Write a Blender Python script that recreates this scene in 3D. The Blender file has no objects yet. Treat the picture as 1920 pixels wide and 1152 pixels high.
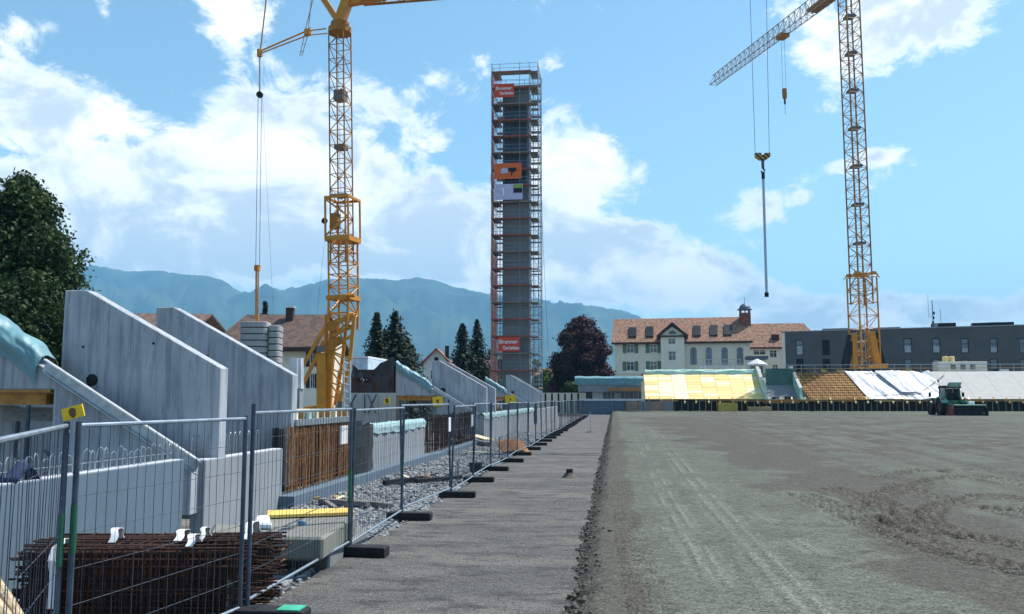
import bpy, bmesh, math, random
import numpy as np
from mathutils import Vector, Matrix, noise as mnoise
random.seed(7); rng = np.random.default_rng(7)
sc = bpy.context.scene
col = sc.collection
rad = math.radians
V = Vector

# ------------------------------------------------------------------ camera
CAM = V((0, 0, 2.1)); YAW = rad(6.8); PITCH = rad(6.13); FPX = 1600.0
cd = bpy.data.cameras.new('camera'); cd.sensor_width = 36; cd.lens = 30
cd.clip_start = .1; cd.clip_end = 60000
cam = bpy.data.objects.new('camera', cd); col.objects.link(cam)
cam.location = CAM; cam.rotation_euler = (math.pi/2 + PITCH, 0, YAW)
sc.camera = cam
RM = Matrix.Rotation(YAW, 3, 'Z') @ Matrix.Rotation(math.pi/2 + PITCH, 3, 'X')
FW = V((-math.sin(YAW), math.cos(YAW), 0)); RT = V((math.cos(YAW), math.sin(YAW), 0))
def ray(px, py): return RM @ V(((px-960)/FPX, -(py-576)/FPX, -1))
def at_d(px, py, d): r = ray(px, py); return CAM + r*(d/r.dot(FW))
def at_x(px, py, x): r = ray(px, py); return CAM + r*((x-CAM.x)/r.x)
def at_y(px, py, y): r = ray(px, py); return CAM + r*((y-CAM.y)/r.y)
def at_z(px, py, z): r = ray(px, py); return CAM + r*((z-CAM.z)/r.z)

# ------------------------------------------------------------------ light
SUN_EL = rad(58); SUN_AZ = rad(54)          # azimuth from +Y towards +X
sdir = V((math.cos(SUN_EL)*math.sin(SUN_AZ), math.cos(SUN_EL)*math.cos(SUN_AZ), math.sin(SUN_EL)))
sl = bpy.data.lights.new('sun', 'SUN'); sl.energy = 4.5; sl.angle = rad(.53); sl.color = (1, .95, .88)
so = bpy.data.objects.new('sun', sl); col.objects.link(so)
so.rotation_euler = sdir.to_track_quat('Z', 'Y').to_euler(); so.location = (30, 20, 80)
sc.view_settings.view_transform = 'Standard'; sc.view_settings.look = 'None'
sc.view_settings.exposure = .8; sc.view_settings.gamma = 1
sc.cycles.use_denoising = True
sc.cycles.max_bounces = 6; sc.cycles.diffuse_bounces = 3; sc.cycles.glossy_bounces = 2
sc.cycles.volume_bounces = 0; sc.cycles.transparent_max_bounces = 8

# ------------------------------------------------------------------ world: sky and clouds
w = bpy.data.worlds.new('World'); sc.world = w; w.use_nodes = True; w.cycles.sampling_method = 'MANUAL'; w.cycles.sample_map_resolution = 512
nt = w.node_tree; nt.nodes.clear()
class NB:
    "tiny node builder"
    def __init__(s, nt): s.nt = nt
    def n(s, t, **k):
        o = s.nt.nodes.new(t)
        for a, b in k.items(): setattr(o, a, b)
        return o
    def put(s, sock, v):
        if isinstance(v, bpy.types.NodeSocket): s.nt.links.new(v, sock)
        elif v is not None: sock.default_value = v
    def m(s, op, a, b=None, c=None, clamp=False):
        o = s.n('ShaderNodeMath', operation=op, use_clamp=clamp)
        for i, v in enumerate((a, b, c)): s.put(o.inputs[i], v)
        return o.outputs[0]
    def vm(s, op, a, b=None, out=0):
        o = s.n('ShaderNodeVectorMath', operation=op); s.put(o.inputs[0], a)
        if b is not None: s.put(o.inputs[1], b)
        return o.outputs[out]
    def noise(s, vec, scale, detail=4, rough=.55, dist=0, out='Fac'):
        o = s.n('ShaderNodeTexNoise'); s.put(o.inputs['Vector'], vec); s.put(o.inputs['Scale'], scale)
        o.inputs['Detail'].default_value = detail; o.inputs['Roughness'].default_value = rough
        o.inputs['Distortion'].default_value = dist
        return o.outputs[out]
    def rng(s, v, a, b, c=0, d=1, smooth=True):
        o = s.n('ShaderNodeMapRange', interpolation_type='SMOOTHSTEP' if smooth else 'LINEAR')
        for i, x in enumerate((v, a, b, c, d)): s.put(o.inputs[i], x)
        return o.outputs[0]
    def mix(s, f, a, b, blend='MIX'):
        o = s.n('ShaderNodeMix', data_type='RGBA', blend_type=blend)
        s.put(o.inputs[0], f)
        for i, v in ((6, a), (7, b)):
            if isinstance(v, tuple) and len(v) == 3: v = (*v, 1)
            s.put(o.inputs[i], v)
        return o.outputs[2]
B = NB(nt)
sky = B.n('ShaderNodeTexSky', sky_type='NISHITA', sun_disc=False, sun_elevation=SUN_EL, sun_rotation=SUN_AZ,
          altitude=450, air_density=1.0, dust_density=.35, ozone_density=1.2)
hs = B.n('ShaderNodeHueSaturation'); hs.inputs['Saturation'].default_value = 1.02; hs.inputs['Hue'].default_value = .48
hs.inputs['Value'].default_value = 1.38
nt.links.new(sky.outputs[0], hs.inputs['Color'])
tc = B.n('ShaderNodeTexCoord'); D = tc.outputs['Generated']
sp = B.n('ShaderNodeSeparateXYZ'); nt.links.new(D, sp.inputs[0])
az = B.m('MULTIPLY', B.m('ARCTAN2', sp.outputs[0], sp.outputs[1]), 180/math.pi)
el = B.m('MULTIPLY', B.m('ARCSINE', sp.outputs[2]), 180/math.pi)
cv = B.n('ShaderNodeCombineXYZ'); nt.links.new(az, cv.inputs[0]); nt.links.new(el, cv.inputs[1])
def azel(px, py):
    r = ray(px, py).normalized()
    return math.degrees(math.atan2(r.x, r.y)), math.degrees(math.asin(r.z))
# where the cumulus stands and where the blue gaps are: px, py, radius x, radius y, weight
CL = [(250,400,330,110,.62),(480,470,420,55,.5),(880,480,150,70,.4),(300,290,200,60,.2),(560,330,200,110,.42),(130,210,150,85,.42),(40,290,70,16,-.5),(200,262,60,14,-.3),(760,400,150,110,.5),
      (420,65,62,62,.34),(450,240,120,80,.3),(195,22,22,28,.32),(105,48,30,18,.2),(0,50,50,20,.3),(20,110,40,50,.25),
      (815,248,58,38,.36),(740,180,60,40,.2),(740,262,26,45,-.22),(620,160,60,40,.1),
      (1060,300,95,85,.7),(1010,430,120,90,.5),(1150,440,110,70,.45),(1230,490,130,60,.45),(1330,510,80,40,.2),
      (900,130,26,22,.2),(1640,60,130,70,.5),(1560,110,75,55,.32),(1790,10,110,40,.36),(1400,395,62,42,.55),(1440,370,50,28,.3),
      (1645,290,38,20,.52),(1712,292,52,26,.58),(1570,313,36,16,.42),(1504,368,16,12,.4),
      (1560,588,190,26,.62),(1760,583,220,30,.62),(1300,550,190,30,.5),(1150,520,170,40,.4),
      (300,110,110,75,-.4),(560,60,80,60,-.12),(880,50,200,60,-.4),(1260,140,190,200,-.45),(1420,240,80,90,-.3),(1780,440,190,130,-.45),(1780,200,100,60,-.35),(1480,480,110,60,-.35),(860,290,40,35,-.16)]
acc = None
K = 180/math.pi/FPX
for (px, py, rx, ry, wt) in CL:
    a, e = azel(px, py)
    dv = B.vm('MULTIPLY', B.vm('SUBTRACT', cv.outputs[0], (a, e, 0)), (1/(rx*K), 1/(ry*K), 0))
    g = B.m('POWER', math.e, B.m('MULTIPLY', B.vm('DOT_PRODUCT', dv, dv, 1), -1.0))
    g = B.m('MULTIPLY', g, wt)
    acc = g if acc is None else B.m('ADD', acc, g)
nv = B.vm('MULTIPLY', D, (1, 1, 1.5))
n1 = B.noise(nv, 7.0, 10, .62, .4)
n2 = B.noise(B.vm('ADD', nv, (3.1, 1.7, .4)), 18, 9, .66, .6)
nn = B.m('ADD', B.m('MULTIPLY', n1, 1.5), B.m('MULTIPLY', n2, 1.15))
dens = B.m('ADD', B.m('SUBTRACT', nn, 1.42), B.m('MULTIPLY', acc, .9))
cover = B.rng(dens, -.04, .30)
lo = B.noise(B.vm('ADD', nv, (0, 0, .07)), 8.0, 8, .6, .4)
body = B.rng(dens, .08, .42)
grey = B.m('MULTIPLY', B.m('MULTIPLY', B.rng(lo, .42, .58), body), .9)
ccol = B.mix(grey, (11.2, 11.1, 10.9), (5.4, 6.2, 7.1))
final = B.mix(B.m('MULTIPLY', cover, .97), hs.outputs[0], ccol)
bg = B.n('ShaderNodeBackground'); bg.inputs['Strength'].default_value = .085
nt.links.new(final, bg.inputs['Color'])
wo = B.n('ShaderNodeOutputWorld'); nt.links.new(bg.outputs[0], wo.inputs[0])

# ------------------------------------------------------------------ mesh helpers
class MB:
    def __init__(s): s.v = []; s.f = []
    def add(s, vs, fs):
        o = len(s.v); s.v += [tuple(p) for p in vs]; s.f += [tuple(i+o for i in f) for f in fs]; return s
    def hexa(s, p): # bottom 4 ccw, top 4 ccw
        return s.add(p, [(3,2,1,0),(4,5,6,7),(0,1,5,4),(1,2,6,5),(2,3,7,6),(3,0,4,7)])
    def box(s, x0, x1, y0, y1, z0, z1):
        return s.hexa([(x0,y0,z0),(x1,y0,z0),(x1,y1,z0),(x0,y1,z0),(x0,y0,z1),(x1,y0,z1),(x1,y1,z1),(x0,y1,z1)])
    def obox(s, c, size, rot=None):
        c = V(c); a, b, d = (x/2 for x in size)
        pts = [V((x,y,z)) for z in (-d, d) for x, y in ((-a,-b),(a,-b),(a,b),(-a,b))]
        if rot is not None: pts = [rot @ p for p in pts]
        return s.hexa([c+p for p in pts])
    def bar(s, a, b, r, n=6, r2=None):
        a, b = V(a), V(b); d = b-a
        if d.length < 1e-6: return s
        q = d.to_track_quat('Z', 'Y'); r2 = r if r2 is None else r2; vs = []
        for p, rr in ((a, r), (b, r2)):
            for i in range(n):
                t = 2*math.pi*(i+.5)/n; vs.append(p + q @ V((rr*math.cos(t), rr*math.sin(t), 0)))
        fs = [(i, (i+1) % n, n+(i+1) % n, n+i) for i in range(n)] + [tuple(range(n))[::-1], tuple(range(n, 2*n))]
        return s.add(vs, fs)
    def beam(s, a, b, w, h):
        a, b = V(a), V(b); d = b-a; q = d.to_track_quat('X', 'Z')
        pts = [(a if x == 0 else b) + q @ V((0, y*w/2, z*h/2)) for z in (-1, 1) for x, y in ((0,-1),(1,-1),(1,1),(0,1))]
        return s.hexa(pts)
    def tube(s, pts, r, n=6):
        pts = [V(p) for p in pts]; vs = []; m = len(pts)
        for i, p in enumerate(pts):
            d = (pts[min(i+1, m-1)] - pts[max(i-1, 0)]); q = d.to_track_quat('Z', 'Y')
            rr = r[i] if isinstance(r, (list, tuple)) else r
            for k in range(n):
                t = 2*math.pi*k/n; vs.append(p + q @ V((rr*math.cos(t), rr*math.sin(t), 0)))
        fs = [(i*n+k, i*n+(k+1) % n, (i+1)*n+(k+1) % n, (i+1)*n+k) for i in range(m-1) for k in range(n)]
        fs += [tuple(range(n))[::-1], tuple(range((m-1)*n, m*n))]
        return s.add(vs, fs)
    def prism(s, poly, fn, t0, t1): # poly 2d, fn(a,b,t)->3d
        n = len(poly)
        vs = [fn(a, b, t0) for a, b in poly] + [fn(a, b, t1) for a, b in poly]
        return s.add(vs, [tuple(range(n)), tuple(range(2*n-1, n-1, -1))] + [(i, i+n, (i+1) % n+n, (i+1) % n) for i in range(n)])
    def disc(s, c, nrm, r, t, n=16):
        nrm = V(nrm).normalized(); return s.bar(V(c)-nrm*t/2, V(c)+nrm*t/2, r, n)
    def grid(s, nu, nv, fn):
        vs = [fn(i/(nu-1), j/(nv-1)) for j in range(nv) for i in range(nu)]
        return s.add(vs, [(j*nu+i, j*nu+i+1, (j+1)*nu+i+1, (j+1)*nu+i) for j in range(nv-1) for i in range(nu-1)])
    def mesh(s, name, mat=None, smooth=False, bevel=0, normals=True):
        me = bpy.data.meshes.new(name); me.from_pydata(s.v, [], s.f)
        if normals or bevel:
            bm = bmesh.new(); bm.from_mesh(me)
            if bevel: bmesh.ops.bevel(bm, geom=[e for e in bm.edges], offset=bevel, segments=1, affect='EDGES', clamp_overlap=True)
            bmesh.ops.recalc_face_normals(bm, faces=bm.faces); bm.to_mesh(me); bm.free()
        if mat: me.materials.append(mat)
        if smooth: me.shade_smooth()
        me.update(); return me
    def build(s, name, mat, parent=None, smooth=False, bevel=0, normals=True):
        return link(name, s.mesh(name, mat, smooth, bevel, normals), parent)
WO = {}
def link(name, me, parent=None, mtx=None):
    o = bpy.data.objects.new(name, me); col.objects.link(o)
    m = mtx if mtx is not None else Matrix.Identity(4)
    if parent is not None:
        o.parent = parent; m = Matrix.Translation(-WO.get(parent.name, V((0,0,0)))) @ m
    o.matrix_basis = m
    return o
def tag(o, label, cat, group=None, kind=None):
    if label: o['label'] = label
    if cat: o['category'] = cat
    if group: o['group'] = group
    if kind or cat: o['kind'] = kind or 'thing'
    return o
def T(name, label, cat, loc=(0,0,0), group=None):
    o = bpy.data.objects.new(name, None); col.objects.link(o); o.location = loc
    o.empty_display_size = .2
    WO[o.name] = V(loc); return tag(o, label, cat, group)
def stuff(o): o['kind'] = 'stuff'; return o
def struct(o): o['kind'] = 'structure'; return o
_U = {}
def unit(kind, mat):
    k = (kind, mat.name)
    if k not in _U:
        b = MB()
        if kind == 'box': b.box(-.5,.5,-.5,.5,-.5,.5)
        elif kind == 'tube': b.bar((0,0,0), (0,0,1), 1, 8)
        _U[k] = b.mesh(kind+'_'+mat.name, mat, smooth=False)
    return _U[k]
def pbar(name, a, b, r, mat, parent, r2=None):
    a, b = V(a), V(b); d = b-a
    m = Matrix.Translation(a) @ d.to_track_quat('Z', 'Y').to_matrix().to_4x4() @ Matrix.Diagonal((r, r2 or r, d.length, 1))
    return link(name, unit('tube', mat), parent, m)
def pbeam(name, a, b, w_, h_, mat, parent):
    a, b = V(a), V(b); d = b-a
    m = Matrix.Translation((a+b)/2) @ d.to_track_quat('X', 'Z').to_matrix().to_4x4() @ Matrix.Diagonal((d.length, w_, h_, 1))
    return link(name, unit('box', mat), parent, m)
def pbox(name, c, size, mat, parent=None, rot=None):
    m = Matrix.Translation(V(c)) @ (rot.to_4x4() if rot is not None else Matrix.Identity(4)) @ Matrix.Diagonal((*size, 1))
    return link(name, unit('box', mat), parent, m)
def pbx(name, x0, x1, y0, y1, z0, z1, mat, parent=None):
    return pbox(name, ((x0+x1)/2, (y0+y1)/2, (z0+z1)/2), (abs(x1-x0), abs(y1-y0), abs(z1-z0)), mat, parent)
def rz(a): return Matrix.Rotation(a, 3, 'Z')
def fbm(x, y, o=4, seed=0):
    t = np.zeros_like(x); amp = 1; tot = 0
    for k in range(o):
        f = 2**k
        X = x*f+17.3*k+seed*3.7; Y = y*f-9.1*k+seed*5.3
        i = np.floor(X).astype(np.int64); j = np.floor(Y).astype(np.int64); u = X-i; v = Y-j
        u = u*u*(3-2*u); v = v*v*(3-2*v)
        def h(a, b):
            n = (a*374761393 + b*668265263 + seed*974711) & 0x7fffffff
            n = (n ^ (n >> 13))*1274126177 & 0x7fffffff
            return ((n ^ (n >> 16)) & 0xffff)/65535.0
        t += amp*((h(i,j)*(1-u)+h(i+1,j)*u)*(1-v)+(h(i,j+1)*(1-u)+h(i+1,j+1)*u)*v); tot += amp; amp *= .5
    return t/tot

# ------------------------------------------------------------------ materials
def M(name, c, rough=.8, var=.18, sc_=2.5, bump=0, bsc=30, metal=0, stretch=(1,1,1), c2=None, spec=.3, trans=0, detail=5):
    m = bpy.data.materials.new(name); m.use_nodes = True; t = m.node_tree; b = NB(t)
    p = t.nodes['Principled BSDF']; g = b.n('ShaderNodeNewGeometry')
    vec = b.vm('MULTIPLY', g.outputs['Position'], stretch)
    n = b.noise(vec, sc_, detail, .6)
    lo_ = tuple(x*(1-var) for x in c) if c2 is None else c2; hi_ = tuple(min(x*(1+var), 1) for x in c) if c2 is None else c
    b.put(p.inputs['Base Color'], b.mix(b.rng(n, .32, .68), lo_, hi_))
    p.inputs['Roughness'].default_value = rough; p.inputs['Metallic'].default_value = metal
    p.inputs['Specular IOR Level'].default_value = spec
    if bump:
        bp = b.n('ShaderNodeBump'); bp.inputs['Strength'].default_value = bump; bp.inputs['Distance'].default_value = .02
        b.put(bp.inputs['Height'], b.noise(vec, bsc, 4, .6)); b.put(p.inputs['Normal'], bp.outputs[0])
    if trans:
        tr = b.n('ShaderNodeBsdfTranslucent'); b.put(tr.inputs[0], b.mix(b.rng(n, .32, .68), lo_, hi_))
        mx = b.n('ShaderNodeMixShader'); mx.inputs[0].default_value = trans
        b.put(mx.inputs[1], p.outputs[0]); b.put(mx.inputs[2], tr.outputs[0])
        b.put(t.nodes['Material Output'].inputs[0], mx.outputs[0])
    return m
def concrete(name, c, dark=.55, streak=.5):
    m = bpy.data.materials.new(name); m.use_nodes = True; t = m.node_tree; b = NB(t)
    p = t.nodes['Principled BSDF']; pos = b.n('ShaderNodeNewGeometry').outputs['Position']
    big = b.noise(pos, 1.1, 5, .6); st = b.noise(b.vm('MULTIPLY', pos, (9, 9, .7)), 1.0, 5, .65)
    st2 = b.noise(b.vm('MULTIPLY', pos, (26, 26, 2.2)), 1.0, 3, .7)
    fine = b.noise(pos, 38, 4, .6)
    f = b.m('ADD', b.m('MULTIPLY', b.rng(big, .35, .7), .35), b.m('MULTIPLY', b.rng(st, .42, .66), streak))
    f = b.m('ADD', f, b.m('MULTIPLY', b.rng(st2, .56, .68), .55*streak), clamp=True)
    c_ = b.mix(f, c, tuple(x*dark for x in c))
    c_ = b.mix(b.m('MULTIPLY', b.rng(fine, .3, .7), .16), c_, tuple(x*.5 for x in c))
    b.put(p.inputs['Base Color'], c_); p.inputs['Roughness'].default_value = .82; p.inputs['Specular IOR Level'].default_value = .25
    bp = b.n('ShaderNodeBump'); bp.inputs['Strength'].default_value = .25; bp.inputs['Distance'].default_value = .01
    b.put(bp.inputs['Height'], b.noise(pos, 55, 5, .65)); b.put(p.inputs['Normal'], bp.outputs[0])
    return m
def glass(name, c=(.03,.05,.07), rough=.08):
    m = M(name, c, rough, .3, .35, spec=.6); return m
MC = concrete('concrete_board_marked', (.405,.44,.485), .52, .65)
MCB = concrete('concrete_blue_grey', (.12,.17,.22), .75, .25)
MCL = concrete('concrete_pale', (.27,.295,.32), .7, .3)
MCT = concrete('concrete_tower', (.24,.25,.27), .7, .35)
MCW = concrete('concrete_fair_white', (.46,.45,.43), .7, .2)
MST = M('galvanised_steel', (.36,.40,.44), .42, .15, 8, metal=.75)
MSTD = M('fence_post_steel', (.055,.075,.105), .5, .25, 6, metal=.3)
MRUST = M('rusty_steel', (.066,.027,.016), .85, .4, 14, c2=(.024,.012,.009), bump=.2)
MRUSTL = M('rebar_orange_rust', (.40,.20,.08), .85, .3, 9, c2=(.2,.095,.045))
MYEL = M('crane_yellow', (.60,.245,.014), .45, .12, 3, c2=(.46,.18,.012), spec=.4)
MYELD = M('crane_yellow_silhouette', (.40,.165,.018), .55, .2, 2, c2=(.27,.115,.018))  # darker copy of the crane yellow, shade of a mast in silhouette
MGREYC = M('crane_grey_paint', (.42,.36,.31), .5, .15, 1.5, c2=(.34,.24,.16))
MROPE = M('steel_rope', (.10,.105,.115), .6, .2, 20, metal=.3)
MBLK = M('black_rubber', (.013,.014,.017), .75, .3, 10, bump=.2)
MTIMB = M('rough_timber', (.40,.27,.13), .8, .25, 6, stretch=(6,1,6), bump=.15)
MTIMBO = M('formwork_orange', (.48,.23,.06), .7, .25, 5, c2=(.3,.13,.035))
MPLY = M('formwork_yellow_panel', (.78,.62,.27), .65, .1, 4, c2=(.72,.56,.23))
MPLYP = M('formwork_pale_panel', (.80,.72,.50), .65, .08, 4, c2=(.75,.66,.43))
MPLYD = M('formwork_yellow_dull', (.52,.36,.07), .7, .2, 4)
MGREY = M('weathered_timber', (.17,.165,.16), .85, .25, 7, stretch=(1,1,4), bump=.2)
MTEAL = M('teal_tarpaulin', (.15,.30,.34), .45, .15, 2, c2=(.11,.23,.27), bump=.6, bsc=7, spec=.45)
MTEALL = M('teal_foil_light', (.42,.56,.57), .4, .2, 5, c2=(.26,.42,.45), bump=.2, bsc=14, spec=.5)
MGREEN = M('dark_green_tarpaulin', (.06,.14,.12), .6, .2, 1, bump=.1, bsc=5)
MMINT = M('mint_tarpaulin', (.42,.60,.52), .5, .15, 1.2, bump=.1, bsc=5)
MWHT = M('white_foil', (.55,.57,.60), .45, .12, 1.5, bump=.35, bsc=6)
MBLKF = M('black_foil', (.018,.020,.024), .35, .3, 3, bump=.2, bsc=6, spec=.5)
MWP = M('white_plastic', (.75,.76,.78), .5, .1, 6)
MBLUE = M('blue_plastic', (.06,.28,.55), .4, .15, 8)
MDBLUE = M('dark_blue_cloth', (.02,.035,.09), .8, .3, 12)
MYSIGN = M('yellow_sign', (.78,.50,.02), .5, .1, 6)
MFIG = M('sign_figure', (.12,.07,.03), .6, .2, 9)
MALU = M('aluminium', (.62,.64,.66), .4, .1, 6, metal=.6)
# ------------------------------------------------------------------ terrain
def npmesh(name, verts, quads, mat, smooth=True, attrs=None):
    me = bpy.data.meshes.new(name)
    nvv, nf, k = len(verts), len(quads), quads.shape[1]
    me.vertices.add(nvv); me.vertices.foreach_set('co', np.ascontiguousarray(verts, dtype=np.float32).ravel())
    me.loops.add(nf*k); me.loops.foreach_set('vertex_index', np.ascontiguousarray(quads, dtype=np.int32).ravel())
    me.polygons.add(nf); me.polygons.foreach_set('loop_start', np.arange(0, nf*k, k, dtype=np.int32))
    me.polygons.foreach_set('loop_total', np.full(nf, k, dtype=np.int32))
    me.update(calc_edges=True)
    for nm, a in (attrs or {}).items():
        at = me.attributes.new(nm, 'FLOAT', 'POINT'); at.data.foreach_set('value', np.ascontiguousarray(a, dtype=np.float32).ravel())
    me.materials.append(mat)
    if smooth: me.shade_smooth()
    return me
def sheet(name, xs, ys, zfn, mat, attrs=None):
    X, Y = np.meshgrid(np.array(xs), np.array(ys)); Z = zfn(X, Y)
    ny, nx = X.shape; idx = np.arange(nx*ny).reshape(ny, nx)
    q = np.stack([idx[:-1,:-1], idx[:-1,1:], idx[1:,1:], idx[1:,:-1]], -1).reshape(-1, 4)
    return link(name, npmesh(name, np.stack([X, Y, Z], -1).reshape(-1, 3), q, mat, True, attrs(X, Y) if attrs else None))
def smooth(a, b, x): t = np.clip((x-a)/(b-a), 0, 1); return t*t*(3-2*t)

def ground_mat(name, c1, c2, c3, fine, attr=False, stretch=(1,1,1), bump=.5):
    m = bpy.data.materials.new(name); m.use_nodes = True; t = m.node_tree; b = NB(t)
    p = t.nodes['Principled BSDF']; pos = b.n('ShaderNodeNewGeometry').outputs['Position']
    sv = b.vm('MULTIPLY', pos, stretch)
    n1 = b.noise(sv, .55, 6, .62); n2 = b.noise(sv, 2.3, 5, .6); gr = b.noise(pos, fine, 3, .7); gr2 = b.noise(pos, fine*.31, 4, .7)
    c_ = b.mix(b.rng(n1, .38, .62), c1, c2); c_ = b.mix(b.m('MULTIPLY', b.rng(n2, .47, .66), .8), c_, c3); n3 = b.noise(b.vm('MULTIPLY', sv, (1, 1.6, 1)), 6.5, 5, .65); c_ = b.mix(b.m('MULTIPLY', b.rng(n3, .52, .68), .4), c_, c3)
    if attr:
        at = b.n('ShaderNodeAttribute', attribute_name='brown'); c_ = b.mix(at.outputs['Fac'], c_, attr)
        at2 = b.n('ShaderNodeAttribute', attribute_name='scrape'); c_ = b.mix(b.m('MULTIPLY', at2.outputs['Fac'], .85), c_, tuple(x*1.55 for x in c1))
    g = b.rng(gr, .3, .72, .3, 1.7, False); g = b.m('MULTIPLY', g, b.rng(gr2, .28, .72, .6, 1.4, False))
    gm = b.n('ShaderNodeCombineXYZ')
    for i in range(3): b.put(gm.inputs[i], g)
    c_ = b.mix(1.0, c_, gm.outputs[0], 'MULTIPLY')
    b.put(p.inputs['Base Color'], c_); p.inputs['Roughness'].default_value = .93; p.inputs['Specular IOR Level'].default_value = .12
    bp = b.n('ShaderNodeBump'); bp.inputs['Strength'].default_value = bump; bp.inputs['Distance'].default_value = .02
    b.put(bp.inputs['Height'], b.m('ADD', gr, b.m('MULTIPLY', gr2, 1.4))); b.put(p.inputs['Normal'], bp.outputs[0])
    return m
MGRND = ground_mat('bare_earth', (.13,.125,.115), (.17,.165,.15), (.10,.10,.09), 14)
MPATH = ground_mat('fine_grey_gravel', (.105,.105,.106), (.15,.144,.132), (.058,.06,.063), 48, stretch=(.65,1.5,1), bump=1.0)
MFIELD = ground_mat('field_subbase', (.112,.122,.100), (.096,.104,.086), (.076,.080,.068), 30, attr=(.072,.065,.057), bump=.8)
MGRAV = ground_mat('gravel_bed', (.15,.155,.165), (.20,.205,.215), (.09,.095,.105), 26, bump=1)
MSTONE = M('gravel_stones', (.31,.325,.34), .9, .4, 9, c2=(.09,.098,.11), detail=2)
MCLOD = M('earth_clods', (.12,.108,.09), .95, .35, 20, c2=(.07,.064,.055))

# one wide sheet of ground out to the foot of the mountains
gx = [-10400,-4000,-800,-200,-80,-40,-20,-12,-9,-7,-5,-3,-1,2,8,20,50,90,150,300,900,4000,10400]
gy = [-3600,-1500,-400,-60,-10,0,5,10,15,20,30,40,60,80,100,120,150,200,400,1000,4000,9200]
struct(sheet('ground', gx, gy, lambda X, Y: np.full(X.shape, -.24), MGRND))
ys_ = [1.5]
while ys_[-1] < 119: ys_.append(ys_[-1] + min(.7, max(.03, .0011*ys_[-1]**2)))
def gravz(X, Y): return -.10 + .05*fbm(X*1.3, Y*1.3, 4, 3) + .04*smooth(-4.6, -3.7, X)
struct(sheet('gravel_bed', np.arange(-6.9, -3.3, .09), [y for y in ys_ if y < 100], gravz, MGRAV))
def pathz(X, Y):
    e = -3.72 + .22*(fbm(Y*.8, Y*0+3, 4, 8)-.5)
    return .02*(fbm(X*.5, Y*.9, 4, 1)-.5) + .012*(fbm(X*1.2, Y*6, 3, 2)-.5) - .22*smooth(0, .35, e+.12-X)
struct(sheet('path', np.concatenate([np.arange(-4.2, -3.3, .06), np.arange(-3.3, .15, .09)]), ys_, pathz, MPATH))

def pl(*pts, z=.25): return np.array([[at_z(a, b, z).x, at_z(a, b, z).y] for a, b in pts])
def polydist(P, X, Y):
    best = np.full(X.shape, 1e9); along = np.zeros(X.shape); side = np.zeros(X.shape); L = 0
    for (a, b) in zip(P[:-1], P[1:]):
        d = b-a; l = np.hypot(*d); d = d/l
        t = np.clip((X-a[0])*d[0]+(Y-a[1])*d[1], 0, l)
        ex = X-(a[0]+t*d[0]); ey = Y-(a[1]+t*d[1]); r = np.hypot(ex, ey); k = r < best
        best[k] = r[k]; along[k] = (L+t)[k]; side[k] = (ex*d[1]-ey*d[0])[k]; L += l
    return best, along, side
def spline(P, n=12):
    P = np.array(P); Q = np.vstack([2*P[0]-P[1], P, 2*P[-1]-P[-2]]); out = []
    for i in range(1, len(Q)-2):
        p0, p1, p2, p3 = Q[i-1:i+3]
        for t in np.linspace(0, 1, n, endpoint=False):
            out.append(.5*((2*p1)+(-p0+p2)*t+(2*p0-5*p1+4*p2-p3)*t*t+(-p0+3*p1-3*p2+p3)*t**3))
    out.append(P[-1]); return np.array(out)
TREADS = [(pl((1500,925),(1580,955),(1690,1000),(1820,1040),(1925,1062)), .34), (pl((1560,915),(1640,938),(1760,985),(1925,1020)), .30),
          (pl((1925,905),(1820,890),(1720,905),(1660,925),(1640,955),(1700,985),(1790,1000)), .30), (pl((1925,935),(1840,925),(1760,945),(1730,975)), .26),
          (pl((1690,905),(1780,935),(1925,955)), .26), (pl((1925,885),(1760,878),(1640,892)), .30)]
TREADS = [(spline(p), w_) for p, w_ in TREADS]
RIBS = [(pl((1162,900),(1182,1000),(1225,1152)), .22)]
LIGHTL = [pl((1222,800),(1330,920),(1560,1152)), pl((1212,800),(1312,925),(1520,1152)), pl((1196,810),(1260,930),(1415,1152)),
          pl((1186,815),(1240,930),(1380,1152)), pl((1245,985),(1300,1060)), pl((1330,905),(1420,960),(1640,1090))]
RUTS = [pl((1480,782),(1700,812),(1925,850)), pl((1560,780),(1750,800),(1925,826)), pl((1420,785),(1600,815),(1925,880)), pl((1640,778),(1800,792),(1925,808)),
        pl((1350,790),(1480,820),(1700,880))]
SWATH = pl((1260,788),(1330,815),(1420,842),(1540,880),(1660,940),(1800,1010),(1925,1085), z=.3)
SW2 = pl((1180,832),(1450,829),(1750,826), z=.28)
def fbase(Y): return .2 + .3*smooth(12, 85, Y)
def edge(Y): return -.38 + .17*(fbm(Y*.55, Y*0, 4, 5)-.5) + .2*(fbm(Y*3.1, Y*0+7, 3, 6)-.5)
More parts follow.
